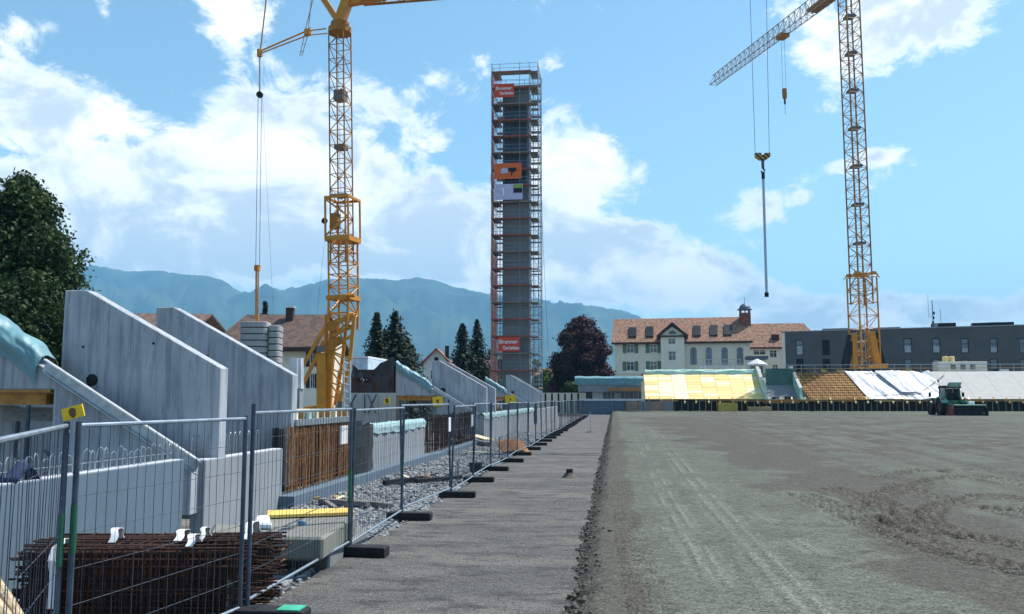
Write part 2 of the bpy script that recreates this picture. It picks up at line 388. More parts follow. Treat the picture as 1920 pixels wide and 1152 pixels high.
def field_parts(X, Y):
    z = fbase(Y) + .035*(fbm(X*.35, Y*.35, 4, 11)-.5) + .012*(fbm(X*3, Y*3, 3, 12)-.5)
    br = np.zeros_like(X); scp = np.zeros_like(X); nb = fbm(X*.8, Y*.55, 5, 21); nb2 = fbm(X*.22, Y*.3, 4, 31)
    # brown damp strip by the kerb
    br = np.maximum(br, (1-smooth(.36, .56, X+.6*(nb-.5)+.12))*.7)
    # mottled brown swath where the grader has turned
    r, a, s = polydist(SWATH, X, Y)
    wd = 1.2 + .045*Y
    br = np.maximum(br, (1-smooth(.62, .82, r/wd + 1.8*(nb-.5)))*smooth(.40, .46, nb2+.12)*.75)
    br = np.maximum(br, .8*smooth(.54, .585, nb)*smooth(24, 34, Y)*smooth(3, 6, X-.06*Y+1)*(1-smooth(2, 22, np.abs(X-14)-4)))
    br = np.maximum(br, .5*smooth(.60, .65, fbm(X*.3, Y*.22, 5, 41))*smooth(5, 8, X))
    for P, wd in TREADS:
        r, a, s = polydist(P, X, Y); ins = 1-smooth(wd*.85, wd*1.1, r)
        lug = np.sin((a*1.0 + np.abs(s)*.9)/.25*2*math.pi)
        rough = fbm(X*5, Y*5, 3, 14)
        z += ins*(.085*lug*(rough+.1) - .02) + .045*np.exp(-((r-wd*1.1)/.07)**2)*rough
        br = np.maximum(br, ins*1.0*smooth(-.3, .4, -lug)*smooth(.3,.55,rough))
    for P, wd in RIBS:
        r, a, s = polydist(P, X, Y); ins = 1-smooth(wd*.9, wd*1.1, r)
        z += ins*.014*(np.sin(s/.075*2*math.pi) + .8*np.sin(a/.09*2*math.pi))
    for P in LIGHTL:
        r, a, s = polydist(P, X, Y); br2 = fbm(a*.9, a*0, 3, 17)
        k = np.exp(-(r/.032)**2)*smooth(.3, .6, br2); z += .018*k; scp = np.maximum(scp, k)
        k = np.exp(-((r-.13)/.05)**2)*smooth(.35, .6, br2); z -= .01*k; scp = np.maximum(scp, .35*k)
    for P in RUTS:
        for off in (-.9, .9):
            r, a, s = polydist(P, X, Y); k = np.exp(-((s-off)/.28)**2); z -= .05*k; br = np.maximum(br, .6*k*(fbm(X, Y, 3, 9)+.2))
    e = edge(Y); t = smooth(0, 1, (X-(e-.26))/.5)
    cr = fbm(X*7, Y*7, 4, 19)
    z = -.06 + (z+.06)*t + .07*(cr-.5)*np.exp(-((X-e-.02)/.24)**2)
    br = np.maximum(br, np.exp(-((X-e)/.16)**2))
    return z, br*(1-.0*scp), scp
_fp = {}
def fz(X, Y): _fp['r'] = field_parts(X, Y); return _fp['r'][0]
fxs = np.concatenate([np.arange(-.95, .6, .035), np.arange(.6, 9, .045), np.arange(9, 16, .07), np.arange(16, 30, .25), np.arange(30, 95, 1.0)])
fys = [2.5]
while fys[-1] < 119: fys.append(fys[-1] + min(.6, max(.03, .00034*fys[-1]**2)))
struct(sheet('playing_field', fxs, fys, fz, MFIELD, lambda X, Y: {'brown': _fp['r'][1], 'scrape': _fp['r'][2]}))

# loose stones and clods
ICO = None
def scatter(name, n, xf, yf, zf, smin, smax, mat, flat=.7):
    bm = bmesh.new(); bmesh.ops.create_icosphere(bm, subdivisions=1, radius=1)
    base = np.array([v.co[:] for v in bm.verts]); tris = np.array([[v.index for v in f.verts] for f in bm.faces]); bm.free()
    # decimated pebble: 12 verts, 20 faces of the first icosphere level
    bm = bmesh.new(); bmesh.ops.create_icosphere(bm, subdivisions=0 or 1, radius=1); bm.free()
    phi = (1+5**.5)/2
    base = np.array([(-1,phi,0),(1,phi,0),(-1,-phi,0),(1,-phi,0),(0,-1,phi),(0,1,phi),(0,-1,-phi),(0,1,-phi),(phi,0,-1),(phi,0,1),(-phi,0,-1),(-phi,0,1)])/1.9
    tris = np.array([(0,11,5),(0,5,1),(0,1,7),(0,7,10),(0,10,11),(1,5,9),(5,11,4),(11,10,2),(10,7,6),(7,1,8),(3,9,4),(3,4,2),(3,2,6),(3,6,8),(3,8,9),(4,9,5),(2,4,11),(6,2,10),(8,6,7),(9,8,1)])
    x = xf(n); y = yf(n, x); s = smin + (smax-smin)*rng.random(n)**1.6
    an = rng.random(n)*6.283; tilt = (rng.random(n)-.5)*1.2
    vv = base[None]*(1+.32*(rng.random((n, 12, 1))-.5))*np.stack([1+.5*rng.random(n), .75+.4*rng.random(n), flat*(.7+.5*rng.random(n))], -1)[:,None,:]*s[:,None,None]
    c, s_ = np.cos(tilt), np.sin(tilt); yy = vv[:,:,1]*c[:,None]-vv[:,:,2]*s_[:,None]; zz = vv[:,:,1]*s_[:,None]+vv[:,:,2]*c[:,None]
    c, s_ = np.cos(an), np.sin(an); xx = vv[:,:,0]*c[:,None]-yy*s_[:,None]; yy = vv[:,:,0]*s_[:,None]+yy*c[:,None]
    z = zf(x, y) + s*.25
    P = np.stack([xx+x[:,None], yy+y[:,None], zz+z[:,None]], -1).reshape(-1, 3)
    Q = (tris[None]+np.arange(n)[:,None,None]*12).reshape(-1, 3)
    return link(name, npmesh(name, P, Q, mat, False))
ok = scatter('gravel_stones', 21000, lambda n: -6.5+2.75*rng.random(n)**.9, lambda n, x: 5+11*rng.random(n), gravz, .014, .05, MSTONE)
tag(ok, 'loose grey gravel stones lying between mesh fence and low wall', 'gravel', kind='stuff')
ok = scatter('gravel_stones', 13000, lambda n: -6.5+2.8*rng.random(n), lambda n, x: 16+40*rng.random(n)**1.3, gravz, .025, .065, MSTONE)
tag(ok, 'loose grey gravel stones farther along beside the footing', 'gravel', kind='stuff')
ok = scatter('boulder_gravel', 420, lambda n: -4.1+.55*rng.random(n), lambda n, x: 6.5+14*rng.random(n), gravz, .02, .075, MSTONE)
tag(ok, 'larger pale stones heaped along the fence bottom rail', 'gravel', kind='stuff')
def clz(x, y): return field_parts(x, y)[0]
ok = scatter('earth_clods', 4200, lambda n: rng.normal(-.52, .13, n), lambda n, x: 5.5+50*rng.random(n)**2, clz, .006, .034, MCLOD, .8)
tag(ok, 'crumbled dark earth clods along the broken field edge', 'earth', kind='stuff')
ok = scatter('path_pebbles', 900, lambda n: -3.6+3.1*rng.random(n), lambda n, x: 6+16*rng.random(n)**1.5, pathz, .004, .010, MCLOD, .8)
tag(ok, 'tiny dark pebbles strewn over the grey gravel path', 'gravel', kind='stuff')

# ------------------------------------------------------------------ mountains and air
MMTN = M('forested_slope', (.05,.075,.035), .95, .4, .0035, c2=(.012,.024,.018), detail=8)
RIDGE = [(-1500,640),(-900,560),(-400,520),(0,512),(165,500),(230,511),(290,510),(340,517),(385,520),(412,528),(440,546),(465,558),(482,556),(492,545),(510,542),(522,546),(535,548),(570,538),(610,526),(660,524),(700,525),(745,528),(780,522),(812,528),(850,540),(905,552),(960,560),(1040,571),(1080,573),(1120,577),(1160,584),(1200,598),(1260,640),(1330,690),(1500,715),(1900,712),(2400,690),(3200,650)]
DM = 6500.0
def mtn(name, amp, D0, dsh):
    px = np.arange(-900, 2600, 5.0); py = np.interp(px, [a for a, b in RIDGE], [b for a, b in RIDGE])
    ts = np.concatenate([np.linspace(-1, -.25, 9), np.linspace(-.2, .12, 17), np.linspace(.2, .6, 4)])
    P = []
    th = np.arctan((px-960)/FPX)
    for t in ts:
        dd = D0*(1+.34*t)
        H = 2.1 + D0*(748-py)/FPX*1.013
        prof = np.where(t < 0, (1+t)**1.15, 1-.5*t)
        X_ = np.tan(th)*dd
        wob = fbm(px*.018, np.full_like(px, t*9.0), 4, 51)-.5
        rough = fbm(px*.16, np.full_like(px, t*40.0), 3, 52)-.5
        h = H*prof + amp*wob*np.minimum(1, (1+t)*2)*np.minimum(1, abs(t)*6+.0)*420 + rough*22*np.minimum(1, (1+t)*3)
        P.append(np.stack([RT.x*X_+FW.x*dd, RT.y*X_+FW.y*dd, np.maximum(h, -.3)], -1))
    P = np.array(P); ny, nx = P.shape[:2]; idx = np.arange(nx*ny).reshape(ny, nx)
    q = np.stack([idx[:-1,:-1], idx[:-1,1:], idx[1:,1:], idx[1:,:-1]], -1).reshape(-1, 4)
    return link(name, npmesh(name, P.reshape(-1, 3), q, MMTN))
struct(mtn('mountain_range', 1, DM, 0))
HAZE = .000145
hm = bpy.data.materials.new('haze_air'); hm.use_nodes = True; ht = hm.node_tree; ht.nodes.clear()
pv = ht.nodes.new('ShaderNodeVolumePrincipled'); pv.inputs['Color'].default_value = (.26,.64,1,1); pv.inputs['Density'].default_value = HAZE
ho = ht.nodes.new('ShaderNodeOutputMaterial'); ht.links.new(pv.outputs[0], ho.inputs['Volume'])
hz = MB().box(-10500, 10500, -3700, 9300, -1.4, 1090).build('haze', hm)
tag(hz, 'pale blue summer haze filling the valley air', 'haze', kind='stuff')
# ------------------------------------------------------------------ left stand: wedge walls, rakers, parapets
XR = -6.65
def wpoly(x0, x1, xt, zt, ze, z0): return [(x0, z0), (x1-.014, z0), (x1-.014, ze), (xt, zt), (x0, zt)]
def in_y(a, b, t): return (a, t, b)
def wedge(y0, xl, xt, zt, ze, z0, label, hole=None, mat=MC, ties=()):
    o = T('wedge_wall', label, 'concrete wall', (xl, y0, 0), 'wedge walls beside the stair openings')
    MB().prism(wpoly(xl, XR, xt, zt, ze, z0), in_y, y0, y0+.3).build('wall_body', mat, o, bevel=.012)
    if hole:
        hx, hz, r = hole
        ring = MB()
        n = 20
        for k in range(n):
            a0, a1 = 2*math.pi*k/n, 2*math.pi*(k+1)/n
            P = []
            for yy in (y0-.012, y0+.02):
                for (a, q) in ((a0, r*.78), (a0, r), (a1, r), (a1, r*.78)): P.append((hx+q*math.cos(a), yy, hz+q*math.sin(a)))
            ring.hexa(P)
        ring.build('pipe_sleeve', MBLK, o)
        MB().disc((hx, y0-.004, hz), (0,1,0), r*.79, .01, 20).build('pipe_hole_disc', MBLKF, o)  # black disc on the face stands for the shaded hole
    for (tx, tz) in ties: MB().disc((tx, y0-.003, tz), (0,1,0), .022, .012, 10).build('tie_hole_disc', MBLK, o)  # black discs on the face stand for the shaded tie holes
    return o
MODS = [13.9, 44.6, 76.0]
place = ['beside the rusty rebar bundle', 'beyond the foil covered wall', 'at the foot of the scaffolded tower']
for k, y0 in enumerate(MODS):
    wedge(y0, -9.6, -9.2, 4.0 + .1*k, 2.62 + .06*k, .3, 'grey concrete wedge wall with round pipe hole '+place[k], (-9.0, 2.42+.12*k, .105 if k == 0 else .14),
          ties=((-9.2,3.0),(-7.9,3.05),(-7.9,1.5),(-9.2,1.5)))
    wedge(y0+3.3, -9.75, -9.35, 4.05+.1*k, 2.6+.06*k, .3, 'plain grey concrete wedge wall behind the holed one '+place[k], ties=((-8.55,3.0),(-8.55,1.55)))
# rakers with an edge channel and tarpaulins
def raker(y0, k):
    y1 = y0-.72; zs = lambda x: 1.12 + (XR-x)*.60
    o = T('raker_wall', 'sloping concrete raker wall with steel edge channel '+place[k], 'concrete wall', (-9, y1, 0), 'raker walls below the wedge walls')
    xe = -11.35
    poly = [(XR-.1, .25), (XR-.1, zs(XR-.1)-.16), (xe, zs(xe)-.16), (xe, 2.26), (-9.2, 2.26), (-9.2, .25)]
    MB().prism(poly, in_y, y1, y1+.3).build('wall_body', MC, o, bevel=.01)
    # galvanised channel along the slope
    a = V((XR+.02, y1-.03, zs(XR)-.10)); b = V((-9.35, y1-.03, zs(-9.35)-.10))
    pbeam('edge_channel', a, b, .05, .18, MST, o)
    pbeam('channel_lip', a+V((0,-.03,.115)), b+V((0,-.03,.105)), .08, .022, MALU, o)
    pbeam('channel_foot', a+V((0,-.03,-.115)), b+V((0,-.03,-.1)), .08, .018, MST, o)
    # tarpaulin folded over the upper part
    t = MB()
    def fn(u, v):
        x = -9.42 + (xe+9.42)*u
        s = (v-.5)*2
        wr = .03*math.sin(u*23+v*4) + .06*mnoise.noise(V((x*2.6, v*4, k*3.1))) + .03*mnoise.noise(V((x*8+v*3, v*6, k)))
        end = max(0, 1-u*9)
        if v < .62:
            q = v/.62; dz = -.44*(1-q) + .06*mnoise.noise(V((x*1.7, 5, k)))*(1-q)
            return (x-.1*end*(1-q), y1-.07-.05*(1-abs(q-.5)*2)-wr*.7+.03*end, zs(x)+.06+dz+wr*.4 - .10*end)
        q = (v-.62)/.38
        return (x, y1-.05+q*.42, zs(x)+.08+wr*.8+.05*math.sin(q*3.1) - .10*end)
    t.grid(110, 26, fn)
    tb = t.build('tarpaulin', MTEAL, None, smooth=True)
    tag(tb, 'teal tarpaulin draped over the raker wall '+place[k], 'tarpaulin', 'tarpaulins on the raker walls')
    # formwork and props in the opening below
    f = T('soffit_formwork', 'orange timber soffit formwork on props under the raker '+place[k], 'formwork', (-10.5, y1+.5, 0), 'soffit formwork under the rakers')
    pbx('formwork_panel', -11.3, -9.28, y1+.02, y1+1.2, 2.20, 2.25, MTIMBO, f)
    for yy in (y1+.1, y1+.75): pbx('formwork_beam', -11.25, -9.4 if yy < y1+.5 else -9.3, yy, yy+.1, 2.0, 2.19, MTIMBO, f)
    pbx('cross_beam', -10.35, -9.32, y1+.35, y1+.55, 1.72, 1.95, MGREY, f)
    for px_, yy in ((-10.15, y1+.45), (-9.72, y1+.12), (-10.75, y1+.2), (-11.1, y1+.6)):
        pr = pbar('prop', (px_, yy, -.1), (px_, yy, 1.99 if yy != y1+.45 else 1.71), .035, MSTD, f)
        pbar('collar', (px_, yy, 1.02), (px_, yy, 1.1), .06, MST, f)
for k, y0 in enumerate(MODS): raker(y0, k)
# back wall inside the opening and a slanting precast slab
o = MB().box(-16.5, -9.6, 16.9, 17.1, -.2, 2.6).build('back_wall', MCL); tag(o, 'plain pale concrete back wall seen under the nearest raker', 'concrete wall')
o = MB().prism([(-12.6,.3),(-10.9,.3),(-10.35,1.55),(-10.55,1.98),(-12.6,1.98)], in_y, 14.0, 14.22).build('precast_slab', MC, bevel=.02)
tag(o, 'slanting precast concrete slab standing behind the steel props', 'concrete slab')
o = MB().prism([(-9.45,.1),(-8.2,.1),(-9.45,1.25)], in_y, 13.32, 13.45).build('stair_stringer', MCL); tag(o, 'triangular concrete stair stringer beside the raker wall', 'concrete slab')

def parapet(ya, yb, zt, label, mat=MCB, cap=True):
    o = T('parapet_wall', label, 'concrete wall', (XR, ya, 0), 'low walls along the gravel bed')
    MB().box(XR-.24, XR, ya, yb, -.3, zt).build('wall_body', mat, o, bevel=.012)
    if cap: pbx('wall_top', XR-.22, XR-.02, ya+.02, yb-.02, zt-.001, zt+.008, MWHT, o)
    return o
p1 = parapet(2.0, 12.75, 1.16, 'blue grey low concrete wall topped by steel hairpin bars')
# hairpin starter bars
hb = MB(); pts = [(0, -.06, 0), (0, -.06, .19)] + [(0, -.06*math.cos(t), .19+.06*math.sin(t)) for t in (.5, 1.1, 1.57, 2.04, 2.64)] + [(0, .06, .19), (0, .06, 0)]
hb.tube(pts, .0075, 5); hmesh = hb.mesh('hairpin_bar', MST)
y = 4.0; i = 0
while y < 12.7:
    m = Matrix.Translation((XR-.1-.03*random.random(), y, 1.15)) @ Matrix.Rotation(random.uniform(-.25,.25), 4, 'Z') @ Matrix.Rotation(random.uniform(-.1,.1), 4, 'X') @ Matrix.Diagonal((1,1,random.uniform(.85,1.25),1))
    link('hairpin_bar', hmesh, p1, m); y += .135+.03*random.random(); i += 1
pbar('tie_bar', (XR-.13, 4, 1.29), (XR-.13, 12.6, 1.27), .006, MST, p1)
p2 = parapet(13.45, 16.75, 1.10, 'short pale low concrete wall between the two wedge walls', MCL)
for q in range(14):
    yy = 13.7+q*.2
    link('hairpin_bar', hmesh, p2, Matrix.Translation((XR-.35, yy, 1.0)) @ Matrix.Diagonal((1,1,1.9,1)))
o = pbx('footing', XR-.15, XR+.32, 16.6, 30.2, -.3, .17, MCB); tag(o, 'blue grey concrete footing strip under the standing rebar', 'concrete footing')
o = pbx('footing', XR-.15, XR+.30, 30.25, 43.2, -.3, .12, MCB); tag(o, 'concrete footing strip below the dark rebar beyond the foil wall', 'concrete footing')
# standing rebar mats
def rebar_mat(ya, yb, z0, z1, step, mat, label, x=XR-.05):
    o = T('rebar_mat', label, 'rebar', (x, ya, z0), 'standing rebar mats')
    y = ya
    while y < yb:
        dx = random.uniform(-.03,.03); pbar('upright_bar', (x+.06+dx, y, z0), (x+.06+dx*.3, y+random.uniform(-.05,.05), z1+random.uniform(-.08,.06)), .013, mat, o)
        y += step*random.uniform(.7, 1.3)
    y = ya
    while y < yb:
        pbar('rear_bar', (x-.12, y, z0), (x-.12, y+random.uniform(-.04,.04), z1-.05), .013, MRUST, o); y += step*1.3
    z = z0+.12
    while z < z1: pbar('cross_bar', (x+.04, ya, z), (x+.04, yb, z+.01), .008, mat, o); z += .5
    return o
rebar_mat(16.95, 21.2, .2, 1.53, .062, MRUSTL, 'dense mat of orange rusty upright rebar beside wedge wall')
rebar_mat(30.0, 40.5, .15, 1.5, .17, MRUST, 'long dark rusty rebar mat beyond the foil covered wall')
o = MB().grid(16, 10, lambda u, v: (XR-.3+.03*math.sin(u*20), 16.9+u*6.2, .15+v*1.35)).build('rebar_backing', MBLKF); tag(o, 'dark backing sheet behind the standing rebar mat', 'sheet')
# formwork deck above the rebar
f = T('formwork_deck', 'plank formwork deck with grey edge beam above the orange rebar', 'formwork', (XR, 17, 1.5))
pbx('edge_beam', XR-.12, XR+.05, 17.35, 21.5, 1.53, 1.66, MST, f)
for q in range(5): pbx('deck_plank', XR-.5-q*.21, XR-.31-q*.21, 17.4+.1*random.random(), 21.3+.2*random.random(), 1.80, 1.84, MTIMB if q % 2 else MPLYP, f)
for q in range(9): pbx('deck_joist', XR-1.4, XR-.06, 17.6+q*.43, 17.7+q*.43, 1.66, 1.80, MTIMB if q % 3 else MPLYP, f)
o = pbx('blue_bucket', XR-.08, XR+.02, 18.1, 18.3, 1.66, 1.80, MTEALL); tag(o, 'small pale blue box standing on the formwork edge beam', 'box')
# black foil roll and foil topped walls
t = MB().grid(10, 24, lambda u, v: (XR+.05+.10*math.sin(u*3.14)+.03*mnoise.noise(V((u*5, v*4, 0))), 21.35+u*1.75, .12+v*1.3))
o = t.build('black_foil', MBLKF, smooth=True); tag(o, 'black foil sheet hanging over bars before the foil topped wall', 'foil')
def foilwall(ya, yb, zt, label, flabel):
    parapet(ya, yb, zt, label, MCL, cap=False)
    n = int((yb-ya)*9)
    def fn(u, v):
        y = ya-.05+u*(yb-ya+.1); d = .16+.12*(mnoise.noise(V((y*1.1, 3, 0)))+.4)
        w_ = .03*mnoise.noise(V((y*3, v*5, 1)))
        if v < .35: q = v/.35; return (XR+.03+w_+.02*math.sin(y*7), y, zt-d*(1-q)+.02)
        if v < .7: q = (v-.35)/.35; return (XR+.03-.30*q, y, zt+.09*math.sin(q*3.14)+.03+w_)
        q = (v-.7)/.3; return (XR-.28+w_, y, zt+.02-.2*q)
    o = MB().grid(n, 13, fn).build('protective_foil', MTEALL, smooth=True); tag(o, flabel, 'foil', 'foil sheets on the low walls')
foilwall(23.25, 29.7, 1.30, 'pale low concrete wall wrapped with foil beside the black sheet', 'crumpled pale teal foil over the wall beside the black sheet')
foilwall(43.6, 71, 1.25, 'long pale low wall in front of the far wedge walls', 'crumpled pale teal foil over the long far low wall')
parapet(74, 101, 1.2, 'farthest low concrete wall below the scaffolded tower', MCL)
rebar_mat(71.2, 73.8, .1, 1.4, .2, MRUST, 'short rusty rebar mat between the two farthest low walls')
# yellow markers on walls
def yplate(c, n, label, w_=.42, h_=.26, tilt=.3):
    o = T('yellow_sign', label, 'sign', c)
    rot = rz(math.atan2(n[0], -n[1])) @ Matrix.Rotation(-tilt, 3, 'Y')
    pbox('plate', c, (w_, .02, h_), MYSIGN, o, rot)
    c = V(c)
    m = MB().disc(c + rot @ V((-.01,-.014,.03)), rot @ V((0,1,0)), .07, .008, 9); m.obox(c + rot @ V((0,-.014,-.05)), (.10,.007,.10), rot @ Matrix.Rotation(.8, 3, 'Y')); m.build('figure', MFIG, o)
    return o
yplate(at_y(957, 749, 75.0), (0,-1), 'yellow sign on the farthest raker wall', .9, .7, .1)
yplate(at_y(821, 753, 43.8), (0,-1), 'yellow sign on the raker wall beyond the foil', .55, .5, .1)
# white wrapped column and site things behind the low walls
c = at_d(556, 700, 23.5); z0 = at_d(556, 726, 23.5).z; z1 = at_d(556, 672, 23.5).z
o = T('wrapped_column', 'concrete column with white foil wrapped top beside the crane', 'column', (c.x, c.y, 0))
MB().box(c.x-.15, c.x+.16, c.y-.15, c.y+.15, -.2, z0).build('column_shaft', MCL, o, bevel=.01)
def fn(u, v):
    a = u*2*math.pi; r = .20-.035*v+.014*math.sin(a*9)+.012*mnoise.noise(V((math.cos(a)*3, math.sin(a)*3, v*2)))
    return (c.x+r*math.cos(a), c.y+r*math.sin(a), z0-.05+v*(z1-z0+.05))
MB().grid(60, 8, fn).build('foil_wrap', MWHT, o); MB().disc((c.x, c.y, z1-.02), (0,0,1), .165, .03, 16).build('column_cap', MALU, o)
a = at_d(648, 745, 36); b_ = at_d(742, 745, 36)
o = T('site_wall', 'white plank site wall with diagonal braces behind the crane', 'wall', (a.x, a.y, 0))
zt = at_d(700, 737, 36).z; dv = (b_-a).normalized()
for q in range(6):
    s0, s1 = a+(b_-a)*(q/6), a+(b_-a)*((q+1)/6)-dv*.02
    m = MB(); nrm = V((dv.y, -dv.x, 0))*.05
    m.hexa([(s0.x,s0.y,-.2),(s1.x,s1.y,-.2),(s1.x-nrm.x,s1.y-nrm.y,-.2),(s0.x-nrm.x,s0.y-nrm.y,-.2),(s0.x,s0.y,zt),(s1.x,s1.y,zt),(s1.x-nrm.x,s1.y-nrm.y,zt),(s0.x-nrm.x,s0.y-nrm.y,zt)]); m.build('wall_panel', MCW, o)
for px_, p2_ in ((668,648),(684,684),(706,690),(690,705)): pbar('brace', V((*at_d(px_, 740, 35.8).xy, at_d(px_,740,35.8).z)), V((*at_d(p2_, 775, 35.6).xy, at_d(p2_,775,35.6).z)), .035, MSTD, o)
yplate(at_d(726, 752, 35.7), (dv.y, -dv.x), 'yellow sign on the white site wall with diagonal braces', .26, .26, 0)
# black foil covered store
a = at_d(657, 738, 46); b_ = at_d(738, 738, 46); zt = at_d(690, 684, 46).z; zb = 0
def fn(u, v):
    p = a+(b_-a)*u; n_ = mnoise.noise(V((u*9, v*7, 2)))
    return (p.x, p.y+.12*n_ + (.25 if v > .9 else 0), zb+v*(zt-zb)*(1-.10*math.sin(u*5)*(v > .8)) + .1*mnoise.noise(V((u*7, 0, 5)))*v)
o = T('foil_covered_store', 'site store covered in black foil below dark conifers', 'site store', (a.x, a.y, 0))
MB().grid(30, 16, fn).build('black_foil', MBLKF, o, smooth=True)
MB().hexa([(a.x,a.y+.4,0),(b_.x,b_.y+.4,0),(b_.x,b_.y+2.6,0),(a.x,a.y+2.6,0),(a.x,a.y+.4,zt-.25),(b_.x,b_.y+.4,zt-.25),(b_.x,b_.y+2.6,zt-.25),(a.x,a.y+2.6,zt-.25)]).build('store_body', MBLKF, o)
p = at_d(672, 690, 52); zt2 = at_d(672, 672, 52).z
o = T('white_van', 'pale blue box body of a van behind the black store', 'van', (p.x, p.y, 0))
MB().box(p.x-1.0, p.x+.6, p.y, p.y+5, .5, zt2).build('van_box', M('van_paint', (.55,.66,.75), .4), o, bevel=.05)
MB().box(p.x-1.0, p.x+.6, p.y-.02, p.y+5.02, zt2, zt2+.12).build('van_roof', MWP, o)
for sx in (-.9, .5): MB().disc((p.x+sx, p.y+.9, .4), (1,0,0), .4, .25, 14).build('wheel', MBLK, o)
o = MB().grid(14, 14, lambda u, v: (-12.6+u*2.0, 21+.15*mnoise.noise(V((u*4,v*4,7))), 1.0+v*(2.55-.5*abs(u-.6)))).build('black_foil', MBLKF, smooth=True); tag(o, 'black foil hanging behind the nearest holed wedge wall', 'foil')
# ladder
l0, l1 = at_d(648, 775, 30), at_d(645, 672, 30); r0, r1 = at_d(658, 775, 30), at_d(657, 676, 30)
o = T('ladder', 'aluminium ladder leaning upright beside the yellow crane base', 'ladder', (l0.x, l0.y, 0))
e = V((0,0,-1.5)); pbar('rail', l0+e, l1, .022, MALU, o); pbar('rail', r0+e, r1, .022, MALU, o)
for q in range(14): t_ = q/13.5; pbar('rung', (l0+e).lerp(l1, t_), (r0+e).lerp(r1, t_), .016, MALU, o)
# ------------------------------------------------------------------ mesh fence
MWIRE = M('fence_wire', (.045,.06,.085), .55, .2, 10, metal=.2)
MRAIL = M('fence_rail', (.30,.36,.42), .4, .15, 7, metal=.6)
MGRNB = M('green_band', (.02,.10,.06), .6)
def wire_mesh(L, H, nv, nh):
    m = MB()
    for i in range(1, nv):
        x = L*i/nv; pts = [(x, 0, H*t) for t in (0, .33, .66, 1)]
        m.tube([(a+random.uniform(-.006,.006), random.uniform(-.006,.006), c_) for a, _, c_ in pts], .003, 3)
    for j in range(1, nh): m.bar((0, .004, H*j/nh), (L, .004, H*j/nh), .0026, 3)
    return m
_wm = {}
def _true_wire(L, H, nv, nh):
    return wire_mesh(L, H, nv, nh)
def fence_panel(a, b, label, zbase=0.12, H=1.82, lean=0, group='mesh fence panels along the path', post_h=.06, pitch=.108):
    a, b = V((*a, 0)), V((*b, 0)); d = b-a; L = d.length; d.normalize()
    o = T('mesh_fence', label, 'fence', (a.x, a.y, 0), group)
    up = V((d.y*lean, -d.x*lean, 1)).normalized()
    A = a+V((0,0,zbase)); Bp = b+V((0,0,zbase))
    for P in (A, Bp): pbar('post', P-V((0,0,.09)), P+up*(H+post_h), .0215, MSTD, o)
    pbar('top_rail', A+up*H, Bp+up*H, .017, MRAIL, o); pbar('bottom_rail', A+up*.06, Bp+up*.06, .016, MRAIL, o)
    key = (round(L, 2), pitch)
    if key not in _wm: _wm[key] = _true_wire(L, H-.06, int(L/pitch), 7).mesh('wire_infill', MWIRE)
    q = Matrix((d, up.cross(d).normalized(), up)).transposed().to_4x4()
    stuff(link('wire_infill', _wm[key], o, Matrix.Translation(A+up*.06) @ q)); return o
_foot = None
def foot(x, y, ang, label='black rubber fence foot block under the panel joints', group='fence foot blocks', mat=MBLK, off=.14, L=.78):
    o = T('fence_weight', label, 'fence weight', (x, y, 0), group)
    R_ = rz(ang); m = MB()
    c = V((x, y, .065)) + R_ @ V((off, 0, 0))
    m.prism([(-L/2,-.065),(L/2,-.065),(L/2,.055),(L/2-.02,.065),(-L/2+.02,.065),(-L/2,.055)], lambda a_, b_, t: tuple(c + R_ @ V((a_, t, b_))), -.115, .115)
    m.build('block', mat, o, bevel=.008)
    for s_ in (-.12, .12):
        MB().bar(c+R_ @ V((s_-off+.0, 0, .05)), c+R_ @ V((s_-off, 0, .072)), .034, 8).build('post_socket', MBLKF, o)
    return o
N0 = (-3.86, 5.83); A_ = (-3.52, 8.05)
NF = {}
NF[1] = fence_panel((-2.35, 2.75), (-3.92, 5.78), 'slightly lowered mesh fence panel turned towards the path', .066, 1.84, post_h=.03)
NF[0] = fence_panel(N0, (-3.56, 8.0), 'short mesh fence panel in front of the rusty rebar bundle', .066, 1.84, post_h=.03)
pts_ = [A_]; y = 8.05
jit = [0, .02, -.12, .10, .02, -.03, .05, -.02, .04]
for i in range(1, 29):
    y += 3.42; pts_.append((-3.6 + (jit[i] if i < len(jit) else random.uniform(-.06,.06)), y))
RF = []
lift = [.12,.06,.16,.02,.10]
names_ = ['mesh fence panel in front of the yellow plank', 'mesh fence panel carrying a white notice beside the standing rebar', 'raised mesh fence panel beside the foil topped wall']
for i in range(28):
    a, b = pts_[i], pts_[i+1]
    d = V((b[0]-a[0], b[1]-a[1])).normalized()*.035
    z = (.12, .10, .14, .09)[i] if i < 4 else .10+random.uniform(-.03,.03)
    lb = names_[i] if i < 3 else 'galvanised mesh fence panel in the long row receding along the path'
    rf_ = fence_panel((a[0]+d.x, a[1]+d.y), (b[0]-d.x, b[1]-d.y), lb, z, 1.84, lean=(0, .015, -.03, .03)[i] if i < 4 else random.uniform(-.02,.02), post_h=(.09,.03,.10,.03)[i] if i < 4 else .04, pitch=.108 if i < 8 else .216)
    RF.append(rf_)
    if i: foot(a[0], a[1], random.uniform(-.06,.06))
foot(pts_[-1][0], pts_[-1][1], 0)
foot(A_[0], A_[1]-.05, 0, 'fence foot block with a green end by the lowered panel', None, MBLK, .25, .75)
o = pbox('green_plate', (A_[0]+.47, A_[1]-.05, .137), (.22,.2,.012), M('green_plastic', (.05,.36,.24), .5)); tag(o, 'small green plastic plate lying on the fence foot block', 'plate')
